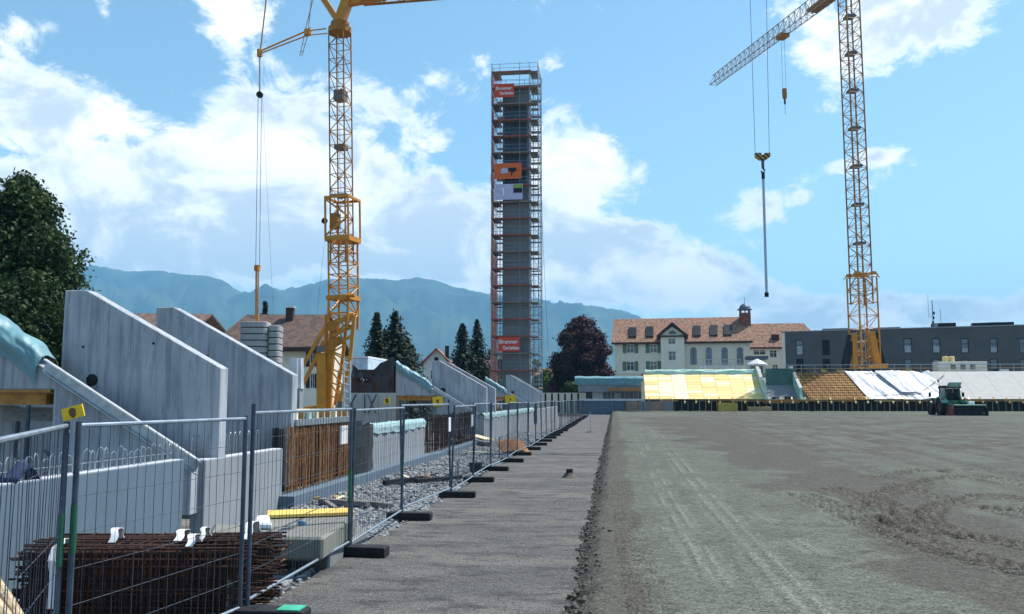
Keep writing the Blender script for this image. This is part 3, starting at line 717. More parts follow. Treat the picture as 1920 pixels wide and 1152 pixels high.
# the cross row at the far end
for i in range(6):
    x0 = -3.4+i*1.72*2; 
    if i < 3: fence_panel((x0, 104.5), (x0+3.36, 104.4), 'mesh fence panel of the cross row before the far stand', .1, 1.84, group='cross row of fence panels', pitch=.216)
    if i < 3: foot(x0+3.4, 104.4, math.pi/2, 'black fence foot block of the cross row before the far stand', 'cross row foot blocks')
# clamp, sign and bands on the near joint
c = V((*N0, 1.86))
o = T('yellow_sign', 'folded yellow plate with dark figure on top of two fence posts', 'sign', c)
rot = rz(.12) @ Matrix.Rotation(-.27, 3, 'Y')
cc = V((-3.89, 5.80, 2.0)); pbox('plate', cc, (.155,.012,.09), MYSIGN, o, rot)
mm = MB().disc(cc+rot @ V((0,-.009,.008)), rot @ V((0,1,0)), .026, .006, 9); mm.obox(cc+rot @ V((0,-.009,-.016)), (.035,.005,.035), rot @ Matrix.Rotation(.8, 3, 'Y')); mm.build('figure', MFIG, o)
o = T('fence_clamp', 'flat steel clamp joining two fence posts under the yellow plate', 'clamp', (-3.89, 5.8, 1.85))
for s_ in (-.032, .032): pbox('clamp_plate', (-3.89, 5.8+s_*.9, 1.865), (.10,.008,.02), MST, o, rz(-1.0))
for nm, px_ in ((N0, 0), ((-3.92, 5.78), 1)):
    MB().bar((nm[0], nm[1], .92 if px_ else 1.0), (nm[0], nm[1], 1.28 if px_ else 1.34), .0245, 10).build('green_band', MGRNB, NF[px_])
o = pbox('notice_board', (pts_[1][0]-.02, pts_[1][1]-.28, 1.62), (.02,.26,.24), MWP); tag(o, 'small white notice plate hung on the mesh fence', 'notice')
for i in (3, 4):
    o = pbox('notice_board', (pts_[i][0]-.02, pts_[i][1]-.1, 1.55), (.02,.24,.3), MWP); tag(o, ('white notice plate on the fence before the dark rebar', 'second white notice plate farther along the fence')[i-3], 'notice')
for i in (1, 2):
    MB().bar((pts_[i][0], pts_[i][1]-.035, .7), (pts_[i][0], pts_[i][1]-.035, 1.15), .0245, 10).build('green_band', MGRNB, RF[i-1])

# ------------------------------------------------------------------ things lying on the gravel
# rusty rebar bundle with lifting slings
Rb = rz(rad(8)); cb = V((-4.80, 8.62, -.10)); 
o = T('rebar_bundle', 'stacked bundle of rusty brown rebar mats tied with white slings', 'rebar bundle', cb)
W_, D_, H_ = 2.25, .9, .72
nlay = 13
for l in range(nlay):
    z = .03 + H_*l/nlay
    for k in range(16):
        yy = -D_/2 + D_*k/15 + random.uniform(-.012,.012); x0 = -W_/2+random.uniform(-.14,.05); x1 = W_/2+random.uniform(-.1,.2)
        pbar('bar', cb+Rb @ V((x0, yy, z+random.uniform(0,.04))), cb+Rb @ V((x1, yy+random.uniform(-.05,.05), z+random.uniform(0,.05))), .011, MRUST, o)
st = MB()
MB().hexa([cb+Rb @ V((a_*W_*.46, b_*D_*.46, z_)) for z_ in (0, H_*.93) for a_, b_ in ((-1,-1),(1,-1),(1,1),(-1,1))]).build('dark_core', MRUST, o)  # solid core added to darken the inside between the bars
for k in range(0, 170, 4):
    x = -W_/2+W_*k/169+random.uniform(-.01,.01); dz = random.uniform(-.05,.02)
    for yy in (-D_/2-.02, D_/2+.02):
        st.bar(cb+Rb @ V((x, yy+random.uniform(-.015,.015), 0)), cb+Rb @ V((x, yy+random.uniform(-.015,.015), H_+dz)), .008, 4)
    if k % 8 == 0: st.bar(cb+Rb @ V((x, -D_/2, H_+dz*.5)), cb+Rb @ V((x+.02, D_/2, H_+dz*.5)), .008, 4)
stuff(st.build('stirrups', MRUST, o))
for q in range(26):
    yy = random.uniform(-D_/2, -D_/4); x0 = random.uniform(.3, .9)
    pbar('sloping_bar', cb+Rb @ V((x0, yy, random.uniform(.1,.5))), cb+Rb @ V((1.05+random.uniform(0,.2), .55+random.uniform(0,.35), random.uniform(.3,.66))), .010, MRUSTL if q % 4 == 0 else MRUST, o)
def sling(x, y0, y1, hh, label, drop=0, w_=.075):
    pts = []
    for i in range(15):
        t = i/14; pts.append((y0+(y1-y0)*t, H_+.02+hh*math.sin(math.pi*t)))
    if drop: pts = [(y0-.06-.02*math.sin(i*1.3), H_-drop*(1-i/6)) for i in range(6)] + pts
    m = MB(); n = len(pts)
    m.add([cb+Rb @ V((x+s_*w_+.015*math.sin(i*.9), p[0], p[1])) for i, p in enumerate(pts) for s_ in (-.5, .5)], [(2*i, 2*i+1, 2*i+3, 2*i+2) for i in range(n-1)])
    ob = m.build('lifting_sling', MWP); md = ob.modifiers.new('thick', 'SOLIDIFY'); md.thickness = .006
    tag(ob, label, 'sling')
sling(-.75, -.5, -.25, .07, 'white textile sling hanging down the front of the rebar bundle', .55)
sling(-.35, -.2, .05, .13, 'single white sling loop on top of the rebar bundle')
sling(.28, -.1, .25, .09, 'white blue sling loop standing on the bundle by its twin', 0, .08)
sling(.5, -.05, .25, .11, 'white sling loop standing beside the white blue loop', 0, .05)
sling(.52, -.45, -.15, .10, 'low white sling loop at the front edge of the bundle')
sling(.98, -.1, .42, .16, 'large white sling loop near the bundle end and slab')
# dark blue jacket on the low wall
o = MB().grid(12, 10, lambda u, v: (XR-.12+.16*math.sin(v*3.1)*(1 if v < .5 else .6)-.05, 8.95+u*.42+.03*math.sin(v*5), 1.17+.17*math.sin(u*3.14)*(.6+.4*math.sin(v*3.1))*(1+.3*mnoise.noise(V((u*4,v*4,0)))))).build('work_jacket', MDBLUE, smooth=True); md = o.modifiers.new('t', 'SOLIDIFY'); md.thickness = .04; tag(o, 'dark blue work jacket left on top of the hairpin wall', 'jacket')
# concrete slab stack
def quadslab(px, z0, z1, mat, name, label, cat, bev=.015, parent=None):
    P = [at_z(a, b, z1) for a, b in px]
    o = MB().hexa([(p.x, p.y, z0) for p in P]+[(p.x, p.y, z1) for p in P]).build(name, mat, parent, bevel=bev); 
    if label: tag(o, label, cat)
    return o
MSLAB = concrete('slab_mossy', (.21,.212,.19), .6, .2)
quadslab([(430,1006),(606,1008),(668,966),(500,956)], .16, .44, MSLAB, 'concrete_slab', 'thick weathered concrete slab carrying the yellow plank', 'concrete slab', .03)
quadslab([(500,1030),(618,1040),(690,990),(560,980)], -.12, .157, concrete('slab_dark', (.2,.21,.21), .6, .3), 'concrete_slab', 'lower dark concrete slab under the weathered one', 'concrete slab', .03)
quadslab([(386,1008),(436,1002),(455,985),(400,980)], .0, .40, MSLAB, 'concrete_lump', 'rounded broken concrete lump against the low wall', 'concrete lump', .05)
quadslab([(500,966),(664,960),(662,952),(502,957)], .455, .50, M('plank_yellow', (.80,.52,.13), .6, .1, 4), 'yellow_plank', 'bright yellow formwork plank lying on the concrete slab', 'plank', .004)
quadslab([(478,981),(510,982),(505,966),(480,966)], .442, .52, MWP, 'cement_bag', 'white paper bag lying on the concrete slab', 'bag', .02)
p = at_z(560, 984, .45)
o = T('work_glove', 'small blue work gloves lying on the slab edge', 'glove', p); 
for q in range(4): pbar('finger', p+V((q*.022,0,.01)), p+V((q*.024,-.03,.055-.006*abs(q-1.5))), .010, MBLUE, o)
pbox('palm', p+V((.033,.02,.015)), (.09,.07,.03), MBLUE, o)
for q in range(3):
    p = at_z(641+q*7, 1036, -.06)
    o = T('blue_bottle', 'small blue plastic spray bottle standing by the slab end', 'bottle', p, 'blue bottles by the slab')
    MB().tube([p, p+V((0,0,.10)), p+V((0,0,.135)), p+V((0,0,.16))], [.028,.028,.014,.012], 10).build('bottle_body', MBLUE, o, smooth=True); pbar('cap', p+V((0,0,.155)), p+V((0,0,.18)), .015, MWP, o)
# stakes
def stake(px, py, h, r, label, mat=MTIMB, z=-.06):
    p = at_z(px, py, z); o = MB().tube([p, p+V((.01,0,h*.6)), p+V((0,.01,h*.96)), p+V((0,.01,h))], [r, r*.95, r*.9, r*.5], 8).build('wooden_stake', mat); tag(o, label, 'stake')
stake(427, 1160, .38, .035, 'short round wooden stake standing before the rebar bundle', MGREY)
stake(858, 905, .55, .022, 'thin dark stake beside the black bucket', MGREY)
stake(936, 862, .8, .03, 'thin dark stake beyond the black bucket', MGREY)
# bucket
p = at_z(892, 888, -.05)
o = T('bucket', 'black plastic mortar bucket standing on the gravel', 'bucket', p)
m = MB().tube([p, p+V((0,0,.30))], [.15,.20], 18); m.build('bucket_body', MBLK, o, smooth=False); MB().tube([p+V((.205*math.cos(t), .205*math.sin(t), .30)) for t in np.linspace(0, 6.283, 19)], .012, 5).build('rim', MBLK, o)
# timbers
def timber(pa, pb, w_, h_, label, mat, z=-.02, z2=None):
    a, b = at_z(*pa, z), at_z(*pb, z if z2 is None else z2); o = MB().beam(a+V((0,0,h_/2)), b+V((0,0,h_/2)), w_, h_).build('timber', mat, bevel=.006); tag(o, label, 'timber')
timber((600,944),(690,950), .16, .10, 'grey weathered beam lying beyond the yellow plank', MGREY)
timber((640,940),(732,952), .14, .08, 'second grey beam crossing towards the fence', MGREY)
timber((720,910),(790,902), .12, .12, 'dark squared timber lying across the gravel', MBLK)
timber((780,906),(865,898), .12, .10, 'long dark timber beside the black bucket', MBLK)
timber((858,808),(918,826), .45, .05, 'broad pale plank sloping off the timber pile', MPLYP, .30, .18)
timber((850,820),(915,836), .30, .16, 'dark timber pile under the broad pale plank', MGREY, .0)
timber((880,848),(925,850), .2, .03, 'thin pale board lying flat on the gravel', MPLYP)
o = MB().grid(14, 10, lambda u, v: tuple(at_z(945+u*50-v*15, 850-v*22, -.02)+V((0,0,.35*math.sin(u*3.1)*math.sin(v*2.6+.3)+.08*mnoise.noise(V((u*5,v*5,3))))))).build('rusty_sheet', M('rusty_cloth', (.22,.10,.03), .8, .35, 4), smooth=True); tag(o, 'crumpled rust brown sheet lying by the fence feet', 'sheet')
rngd = random.Random(5)
for i in range(46):
    px_, py_ = rngd.choice([(rngd.uniform(700,780), rngd.uniform(868,905)), (rngd.uniform(790,850), rngd.uniform(885,900)), (rngd.uniform(820,870), rngd.uniform(815,835)), (rngd.uniform(520,640), rngd.uniform(930,952)), (rngd.uniform(960,1010), rngd.uniform(800,830))])
    p = at_z(px_, py_, -.02); L = rngd.uniform(.12,.4)
    o = pbox('wood_offcut', p+V((0,0,.03+rngd.random()*.05)), (L, rngd.uniform(.05,.12), rngd.uniform(.025,.06)), rngd.choice([MTIMB, MTIMBO, MPLYP, MGREY, MGREY]), None, rz(rngd.uniform(0,3)) @ Matrix.Rotation(rngd.uniform(-.3,.3), 3, 'Y'))
    tag(o, 'small sawn wood offcut scattered on the gravel bed', 'wood scrap', 'wood offcuts on the gravel')
for i, (a, b, r) in enumerate(((( -20,1078),(38,1165),.055),((-30,1110),(30,1185),.06),((-40,1150),(10,1200),.06))):
    A0 = at_z(*a, .55-.12*i); B0 = at_z(*b, .18-.05*i)
    o = MB().tube([A0, A0.lerp(B0,.5)+V((0,0,.01)), B0], r, 10).build('timber_pole', M('peeled_pole_%d' % i, (.42,.33,.22), .8, .3, 6, stretch=(3,3,3))); tag(o, 'peeled round timber pole leaning by the near fence panel', 'pole', 'poles by the near fence')
# dirt mounds with pipe stubs on the path
for px_, py_, r, lb in ((1068,896,.42,'small dark earth mound around a pipe stub on the path'),(1107,812,.55,'farther small earth mound on the path towards the cross fence')):
    c = at_z(px_, py_, .0)
    o = T('earth_mound', lb, 'earth mound', c)
    MB().grid(24, 24, lambda u, v: (c.x+(u-.5)*2*r, c.y+(v-.5)*2*r, -.03+.20*math.exp(-5.5*((u-.5)**2+(v-.5)**2)*4)*(1+.5*mnoise.noise(V((u*7,v*7,px_)))))).build('heap', MCLOD, o, smooth=True)
    if r < .5: MB().bar((c.x, c.y, .1), (c.x, c.y, .23), .09, 12).build('pipe_stub', MBLK, o)
p = at_z(1107, 812, 0); pbar('peg', (p.x,p.y,0), (p.x,p.y,1.3), .02, MST, o)
# ------------------------------------------------------------------ scaffolded concrete tower
tc_ = at_d(970, 748, 102); TX, TY = tc_.x, tc_.y; TZ = at_d(970, 118, 99).z
ZT = TZ-1.0; LIFT = 2.0; NL = int(ZT//LIFT)
tw = T('concrete_tower', 'tall slender square grey concrete tower inside scaffolding', 'tower', (TX, TY, 0))
hw = 1.6
z = 0; i = 0
while z < ZT-1.6:                      # pour lifts with a recessed joint
    z1 = min(z+2.6, ZT-1.6); MB().box(TX-hw, TX+hw, TY-hw, TY+hw, z+.03, z1).build('pour_lift', MCT, tw); 
    MB().box(TX-hw+.03, TX+hw-.03, TY-hw+.03, TY+hw-.03, z-.02, z+.05).build('pour_joint', MBLKF, tw); z = z1; i += 1
for q in (-.9, .0, .9):
    pbx('formwork_panel', TX+q-.42, TX+q+.42, TY-hw-.12, TY-hw-.02, ZT-13.5, ZT-3.6, MSTD, tw)
sf = T('tower_scaffold', 'tube scaffolding with decks and red netting round the concrete tower', 'scaffold', (TX, TY, 0))
MDECK = M('scaffold_deck', (.20,.17,.14), .8, .25, 3); MTOE = M('toe_board_red', (.30,.075,.055), .7, .25, 2); MSCB = M('scaffold_tube', (.20,.25,.31), .45, .2, 3, metal=.5)
MNET = M('orange_netting', (.92,.38,.27), .8, .25, 1.2, c2=(.8,.26,.18), trans=.6); MBAN = M('banner_red', (.60,.065,.03), .6, .08, 2); MBANO = M('banner_orange', (.66,.13,.03), .6, .08, 2)
MBANW = M('banner_lavender', (.48,.48,.66), .6, .08, 2)
ho_, hi_ = 2.78, 1.78
PO = [-ho_, -hi_, .62, hi_, ho_]
std = set()
for s_ in (-1, 1):
    for q in PO: std.add((q, s_*ho_)); std.add((s_*ho_, q))
for s1 in (-1, 1):
    for s2 in (-1, 1): std.add((s1*hi_, s2*hi_))
for (a, b) in sorted(std): pbar('standard', (TX+a, TY+b, 0), (TX+a, TY+b, ZT+(1.15 if max(abs(a), abs(b)) > 2 else .2)), .032, MSCB, sf)
for k in range(1, NL+1):
    z = k*LIFT + (ZT-NL*LIFT)
    for (x0, x1, y0, y1) in ((-ho_, ho_, -ho_, -hi_), (-ho_, ho_, hi_, ho_), (-ho_, -hi_, -hi_, hi_), (hi_, ho_, -hi_, hi_)):
        if (x0, x1) != (-ho_, ho_): y1 = -.1
        if k % 5 == 3 and x0 == hi_: y0 = -.9
        pbx('deck', TX+x0+.03, TX+x1-.03, TY+y0+.03, TY+y1-.03, z-.05, z, MDECK, sf)
    pbx('toe_board', TX-ho_, TX+hi_+.25, TY-ho_-.03, TY-ho_, z-.04, z+.12, MTOE if k % 3 else MDECK, sf)
    pbx('toe_board', TX+ho_, TX+ho_+.03, TY-ho_, TY+ho_, z-.02, z+.12, MDECK, sf)
    pbx('toe_board', TX-ho_-.03, TX-ho_, TY-ho_, TY+ho_, z-.02, z+.12, MTOE, sf)
    for h in (.5, 1.0):
        for s_ in (-1, 1):
            pbar('guard_rail', (TX-ho_, TY+s_*ho_, z+h), (TX+ho_, TY+s_*ho_, z+h), .024, MSCB, sf); pbar('guard_rail', (TX+s_*ho_, TY-ho_, z+h), (TX+s_*ho_, TY+ho_, z+h), .024, MSCB, sf)
    if k < NL:
        pbar('diagonal', (TX+hi_ if k % 2 else TX+ho_, TY-ho_, z), (TX+ho_ if k % 2 else TX+hi_, TY-ho_, z+LIFT), .024, MSCB, sf)
        pbar('diagonal', (TX-hi_ if k % 2 else TX-ho_, TY-ho_, z), (TX-ho_ if k % 2 else TX-hi_, TY-ho_, z+LIFT), .024, MSCB, sf)
        pbar('diagonal', (TX+ho_, TY-ho_ if k % 2 else TY-hi_, z), (TX+ho_, TY-hi_ if k % 2 else TY-ho_, z+LIFT), .024, MSCB, sf)
        for s_ in (.14, -.14): pbar('ladder_rail', (TX+2.3+s_, TY-2.2, z), (TX+2.3+s_, TY-1.9, z+LIFT), .02, MST, sf)
for k in range(0, NL+1):    # netting sheets on the west side, one per lift
    z0 = max(0.2, k*LIFT + (ZT-NL*LIFT) - LIFT)+.05; z1 = k*LIFT + (ZT-NL*LIFT)
    wv = 1.0 if k < 11 else .55
    m = MB().grid(10, 6, lambda u, v: (TX-ho_-.05-.05*math.sin(u*9+k)*math.sin(v*3.1), TY-ho_+u*ho_*2*wv, z0+v*(z1-z0-.04)))
    m.build('netting_sheet', MNET, sf)
def textmesh(body, size):
    cu = bpy.data.curves.new('t', 'FONT'); cu.body = body; cu.size = size; cu.extrude = .004; cu.align_x = 'LEFT'; cu.offset = size*.018
    ob = bpy.data.objects.new('t', cu); col.objects.link(ob); dg = bpy.context.evaluated_depsgraph_get()
    me = bpy.data.meshes.new_from_object(ob.evaluated_get(dg)); bpy.data.objects.remove(ob); bpy.data.curves.remove(cu); return me
def banner(pxa, pya, pxb, pyb, mat, label, rows=(), extra=None):
    y = TY-ho_-.09; a, b = at_y(pxa, pya, y), at_y(pxb, pyb, y)
    o = T('banner', label, 'banner', (a.x, y, b.z), 'banners on the tower scaffold')
    x0, x1, z0, z1 = a.x, b.x, b.z, a.z
    MB().grid(12, 8, lambda u, v: (x0+(x1-x0)*u, y+.02*math.sin(u*6)*math.sin(v*4), z0+(z1-z0)*v)).build('banner_cloth', mat, o, smooth=True)
    for (txt, u, v, s_) in rows:
        me = textmesh(txt, s_*(z1-z0)); me.materials.append(MWP); wt = max(v.co.x for v in me.vertices); kx_ = min(1, (x1-x0)*(.97-u)/wt)
        link('lettering', me, o, Matrix.Translation((x0+(x1-x0)*u, y-.035, z0+(z1-z0)*v)) @ Matrix.Rotation(math.pi/2, 4, 'X') @ Matrix.Diagonal((kx_,1,1,1)))
    if extra: extra(o, x0, x1, z0, z1, y-.035)
banner(934, 633, 974, 659, MBAN, 'red banner with white lettering low on the tower scaffold', (('Brunner', .05, .56, .40), ('Gerüstbau', .22, .14, .36)))
banner(926, 158, 964, 182, MBAN, 'red banner with white lettering near the scaffold top', (('Brunner', .1, .55, .34), ('Gerüstbau', .28, .2, .32)))
def bull(o, x0, x1, z0, z1, y):
    W_, H_ = x1-x0, z1-z0; P = [(.52,.62),(.56,.70),(.66,.68),(.78,.70),(.82,.62),(.80,.48),(.74,.46),(.73,.40),(.68,.42),(.66,.22),(.62,.20),(.63,.40),(.58,.46),(.54,.5)]
    MB().prism([(x0+W_*a, z0+H_*b) for a, b in P], in_y, y-.01, y).build('bull_emblem', MBLK, o)
    MB().prism([(x0+W_*a, z0+H_*b) for a, b in ((.26,.35),(.5,.35),(.5,.62),(.38,.7),(.26,.62))], in_y, y-.008, y).build('white_emblem', MBANW, o)
banner(926, 307, 978, 335, MBANO, 'orange banner with black animal emblem on the tower scaffold', (), bull)
def pic(o, x0, x1, z0, z1, y):
    W_, H_ = x1-x0, z1-z0
    MB().box(x0+W_*.68, x0+W_*.98, y-.008, y, z0+H_*.42, z0+H_*.72).build('picture_field', MBLK, o); MB().box(x0+W_*.68, x0+W_*.98, y-.009, y, z0+H_*.73, z0+H_*.95).build('green_field', M('banner_green', (.25,.36,.05), .6), o)
    MB().box(x0+W_*.30, x0+W_*.36, y-.008, y, z0+H_*.25, z0+H_*.8).build('white_stroke', MWP, o)
banner(926, 346, 980, 374, MBANW, 'pale lavender banner with small picture on the tower scaffold', (), pic)
a = V((TX+ho_, TY-ho_, ZT-4)); b = at_d(1028, 660, 101)
o = MB().tube([a.lerp(b, t)+V((0,0,-1.6*math.sin(math.pi*t))) for t in np.linspace(0,1,12)], .02, 4).build('hoist_rope', MROPE); tag(o, 'thin rope hanging slack from the tower scaffold', 'rope')

# ------------------------------------------------------------------ lattice helper
def lattice_parts(o, cx, cy, z0, z1, s_, bay, rot, rc, rb, mat, parts=True, name='mast', taper=1.0, both=False, lean=(0,0)):
    R_ = rz(rot); n = max(1, round((z1-z0)/bay)); h = (z1-z0)/n
    def cor(i, z):
        k = 1+(taper-1)*(z-z0)/(z1-z0); a, b = ((-1,-1),(1,-1),(1,1),(-1,1))[i % 4]; p = R_ @ V((a*s_/2*k, b*s_/2*k, 0)); q_ = lean[0]+(lean[1]-lean[0])*(z-z0)/(z1-z0); return V((cx+p.x+q_, cy+p.y, z))
    for i in range(4): pbar(name+'_chord', cor(i, z0), cor(i, z1), rc, mat, o)
    m = MB()
    def br(nm, a, b, r):
        if parts: pbar(nm, a, b, r, mat, o)
        else: m.bar(a, b, r, 5)
    for k in range(n):
        a, b = z0+k*h, z0+(k+1)*h
        for i in range(4):
            br(name+'_strut', cor(i, b), cor(i+1, b), rb)
            if (k+i) % 2 or both: br(name+'_diagonal', cor(i, a), cor(i+1, b), rb)
            if not (k+i) % 2 or both: br(name+'_diagonal', cor(i+1, a), cor(i, b), rb)
    if not parts: stuff(m.build(name+'_lattice', mat, o))

# ------------------------------------------------------------------ yellow self-erecting crane on the left
CD = 44.0
c0 = at_d(636, 748, CD); CX, CY = c0.x, c0.y; ROT = YAW + rad(-17)
def zc(py): return at_d(636, py, CD).z
cr = T('tower_crane', 'yellow self erecting tower crane standing behind the wedge walls', 'crane', (CX, CY, 0))
zA, zB, zC, zD, zE = zc(735), zc(560), zc(452), zc(372), zc(62)
def LX(z): return -.46*min(1, max(0, (z-zB)/(zE-zB)))
lattice_parts(cr, CX+.06, CY, zC-1.2, zE, .86, .80, ROT, .038, .021, MYELD, name='upper_mast', lean=(LX(zC-1.2), LX(zE)))
lattice_parts(cr, CX+.12, CY, zB, zC, 1.10, .66, ROT, .055, .028, MYEL, name='lower_mast', lean=(0, LX(zC)))
lattice_parts(cr, CX+.12, CY, zB-1.6, zB, 1.10, .8, ROT, .07, .04, MYEL, name='hinge_section')
R_ = rz(ROT)
def cp(a, b, z): p = R_ @ V((a, b, 0)); return V((CX+.12+p.x+LX(z), CY+p.y, z))
# joint collar
for z in (zC+.05, zD-.05):
    for i in range(4):
        a, b = ((-1,-1),(1,-1),(1,1),(-1,1))[i]; a2, b2 = ((-1,-1),(1,-1),(1,1),(-1,1))[(i+1) % 4]
        pbeam('collar_beam', cp(a*.66, b*.66, z), cp(a2*.66, b2*.66, z), .10, .26 if z < zD-1 else .12, MYEL, cr)
for a, b in ((-1,-1),(1,-1),(1,1),(-1,1)): pbeam('collar_post', cp(a*.66, b*.66, zC), cp(a*.66, b*.66, zD), .09, .09, MYEL, cr)
pbeam('collar_brace', cp(-.66,-.67,zC+.2), cp(.66,-.67,(zC+zD)/2), .08,.08, MYEL, cr); pbeam('collar_brace', cp(.66,-.67,(zC+zD)/2), cp(-.66,-.67,zD-.15), .08,.08, MYEL, cr)
pbox('collar_drive', cp(-.3,-.3,zC+1.0), (.4,.4,.8), MYELD, cr, R_); pbox('collar_platform', cp(0,0,zD+.12), (.9,.9,.06), MGREY, cr, R_)
MB().disc(cp(-.85,-.4,(zC+zD)/2-.1), R_ @ V((0,1,0)), .16, .1, 14).build('rope_sheave', MBLK, cr)
for py in (180, 277): pbox('mast_platform', cp(-.06,0,zc(py)), (.55,.55,.55 if py == 180 else .22), MGREY, cr, R_)
for s_ in (-.16, .16): pbar('ladder_rail', cp(.1+s_, -.1, zB), cp(.1+s_-.06, -.1, zE), .016, MALU, cr)
# hinge ring
for i in range(4):
    a, b = ((-1,-1),(1,-1),(1,1),(-1,1))[i]; a2, b2 = ((-1,-1),(1,-1),(1,1),(-1,1))[(i+1) % 4]
    pbeam('hinge_beam', cp(a*.62, b*.62, zB), cp(a2*.62, b2*.62, zB), .12, .22, MYEL, cr)
pbar('hinge_pin', cp(.5,-.66,zB+.05), cp(1.0,-.66,zB+.05), .10, MYEL, cr)
# leaning lower frame of box girders
def P(px, py, dd=0): return at_d(px, py, CD+dd)
def girder(nm, pts, w_, h_, dd=0, mat=MYEL):
    for a, b in zip(pts[:-1], pts[1:]): pbeam(nm, P(*a, dd), P(*b, dd), w_, h_, mat, cr)
girder('main_column', [(604,662),(604,776)], .55, .45, -.5); girder('main_column', [(626,612),(618,700),(615,776)], .34, .34, -.3)
girder('front_leg', [(664,592),(655,690),(637,752)], .18, .18, -.55); girder('front_leg', [(651,600),(640,690),(628,760)], .15, .15, .5)
girder('rear_leg', [(613,590),(612,690),(610,770)], .18, .2, .5); girder('cross_tie', [(612,610),(664,592)], .22, .25, -.5); girder('cross_tie', [(618,632),(660,612)], .16, .2, -.5)
girder('cross_tie', [(620,655),(662,628)], .12, .14, -.5)
girder('support_strut', [(610,613),(566,690)], .20, .16, -.9); girder('support_strut', [(608,640),(568,722)], .18, .16, -.7)
zig = [(656,680),(620,660),(652,705),(617,690),(646,728),(616,715),(640,748),(615,742)]
girder('zigzag_brace', zig, .07, .07, -.5); girder('zigzag_brace', [(622,620),(650,645),(624,660),(655,672)], .08, .08, -.5)
MB().bar(P(622,612,-.9), P(622,612,.4), .28, 16).build('winch_drum', MYELD, cr); MB().bar(P(632,640,-.7), P(632,640,.2), .22, 16).build('winch_drum', MYELD, cr)
pbox('control_box', P(601,655,-.85), (.35,.25,.3), MGREY, cr, R_)
girder('base_beam', [(590,772),(645,772)], .7, .35, -.3); girder('base_beam', [(560,778),(655,782)], .9, .3, -.2, MYELD)
for q in (566, 600, 640, 660):
    p = P(q, 780, -.2); pbar('outrigger_leg', (p.x, p.y, -.2), (p.x, p.y, p.z), .12, MYELD, cr)
girder('guy_strut', [(640,752),(657,768)], .06, .06, -1.2)
p = P(480, 760, -2); pbeam('ballast_frame', (p.x-1.1, p.y, 1.05), P(600,765,-.2)*1.0, .8, .3, MYEL, cr)
CX -= .46
# crane head, jib going right over the field and guy frame to the left
zh = zc(20); hd = V((CX+.06, CY, zh))
MB().disc(V((CX+.06, CY, zE+.12)), (0,0,1), .62, .3, 20).build('slewing_ring', MYELD, cr); MB().disc(V((CX+.06, CY, zE+.42)), (0,0,1), .5, .3, 20).build('head_drum', MYELD, cr)
J1 = at_d(1425, 748, 40.5); zj = zc(4)
jd = V((J1.x-CX, J1.y-CY, 0)).normalized(); jn = V((-jd.y, jd.x, 0))
pbeam('head_bracket', V((CX,CY,zE+.5)), V((CX,CY,zj+.2))+jd*.5, .6, .45, MYEL, cr); pbeam('head_bracket', V((CX,CY,zE+.6)), V((CX,CY,zj+.4))-jd*1.0, .3, .3, MYEL, cr)
pbeam('jib_root', V((CX,CY,zj-.1))+jd*.2, V((CX,CY,zj+.15))+jd*2.6, .35, .35, MYEL, cr)
JL = 25.0; b0 = V((CX, CY, zj))+jd*1.2
lower = [b0+jn*s_*.5 for s_ in (-1, 1)]; up0 = b0+V((0,0,1.1))
for q in (*lower, up0): pbar('jib_chord', q, q+jd*JL, .07, MYELD, cr)  # jib lies above the view; its bars are thickened to strengthen their shadow
jb = MB(); nb_ = 22
for k in range(nb_):
    t0, t1 = JL*k/nb_, JL*(k+1)/nb_; tm = (t0+t1)/2
    for q in lower: jb.bar(q+jd*t0, up0+jd*tm, .035, 5); jb.bar(up0+jd*tm, q+jd*t1, .035, 5)
    jb.bar(lower[0]+jd*t0, lower[1]+jd*t1, .02, 5)
stuff(jb.build('jib_lattice', MYELD, cr))
# guy frame
def G(px, py, dd=0): return at_d(px, py, CD+dd)
pbar('guy_arm', G(612,54), G(578,58), .035, MYEL, cr); pbar('guy_arm', G(614,63), G(578,66), .03, MYEL, cr)
pbar('guy_arm', G(578,57), G(488,96), .045, MYEL, cr); pbar('guy_arm', G(578,66), G(492,99), .035, MYEL, cr); pbox('guy_knuckle', G(577,61), (.3,.25,.32), MYEL, cr, R_)
pbar('folded_guy', G(582,50), G(566,105), .022, MGREYC, cr); pbar('folded_guy', G(574,52), G(562,106), .022, MGREYC, cr)
pbar('folded_guy', G(578,56), G(586,-20), .025, MGREYC, cr); pbar('folded_guy', G(572,58), G(592,-20), .025, MGREYC, cr)
for q in range(4): pbar('folded_rung', G(582-q*4, 55+q*14), G(574-q*4, 55+q*14), .018, MGREYC, cr)
pbar('guy_rod', G(488,96), G(502,-25), .035, MYELD, cr); pbox('guy_knuckle', G(487,100), (.22,.2,.4), MYEL, cr, R_)
pbar('guy_rod', G(487,105), G(487,172), .04, MGREYC, cr); MB().disc(G(487,178), RM @ V((0,0,1)), .17, .16, 16).build('guy_pulley', MBLK, cr)
for a, b in ((484,479.5),(490.5,486.5)):
    for dd in (-.05, .09): pbar('guy_rope', G(a,180,dd), G(b,500,dd), .014, MROPE, cr)
pbar('thin_rope', G(492,180), G(513,600), .006, MROPE, cr); pbar('thin_rope', G(612,420), G(592,610), .006, MROPE, cr)
pbox('rope_block', G(482.5,503), (.26,.2,.3), MYEL, cr, R_)
for a in (480.5, 484.5): pbar('ballast_rod', G(a,505), G(a-1,640,-.5), .045, MYEL, cr)
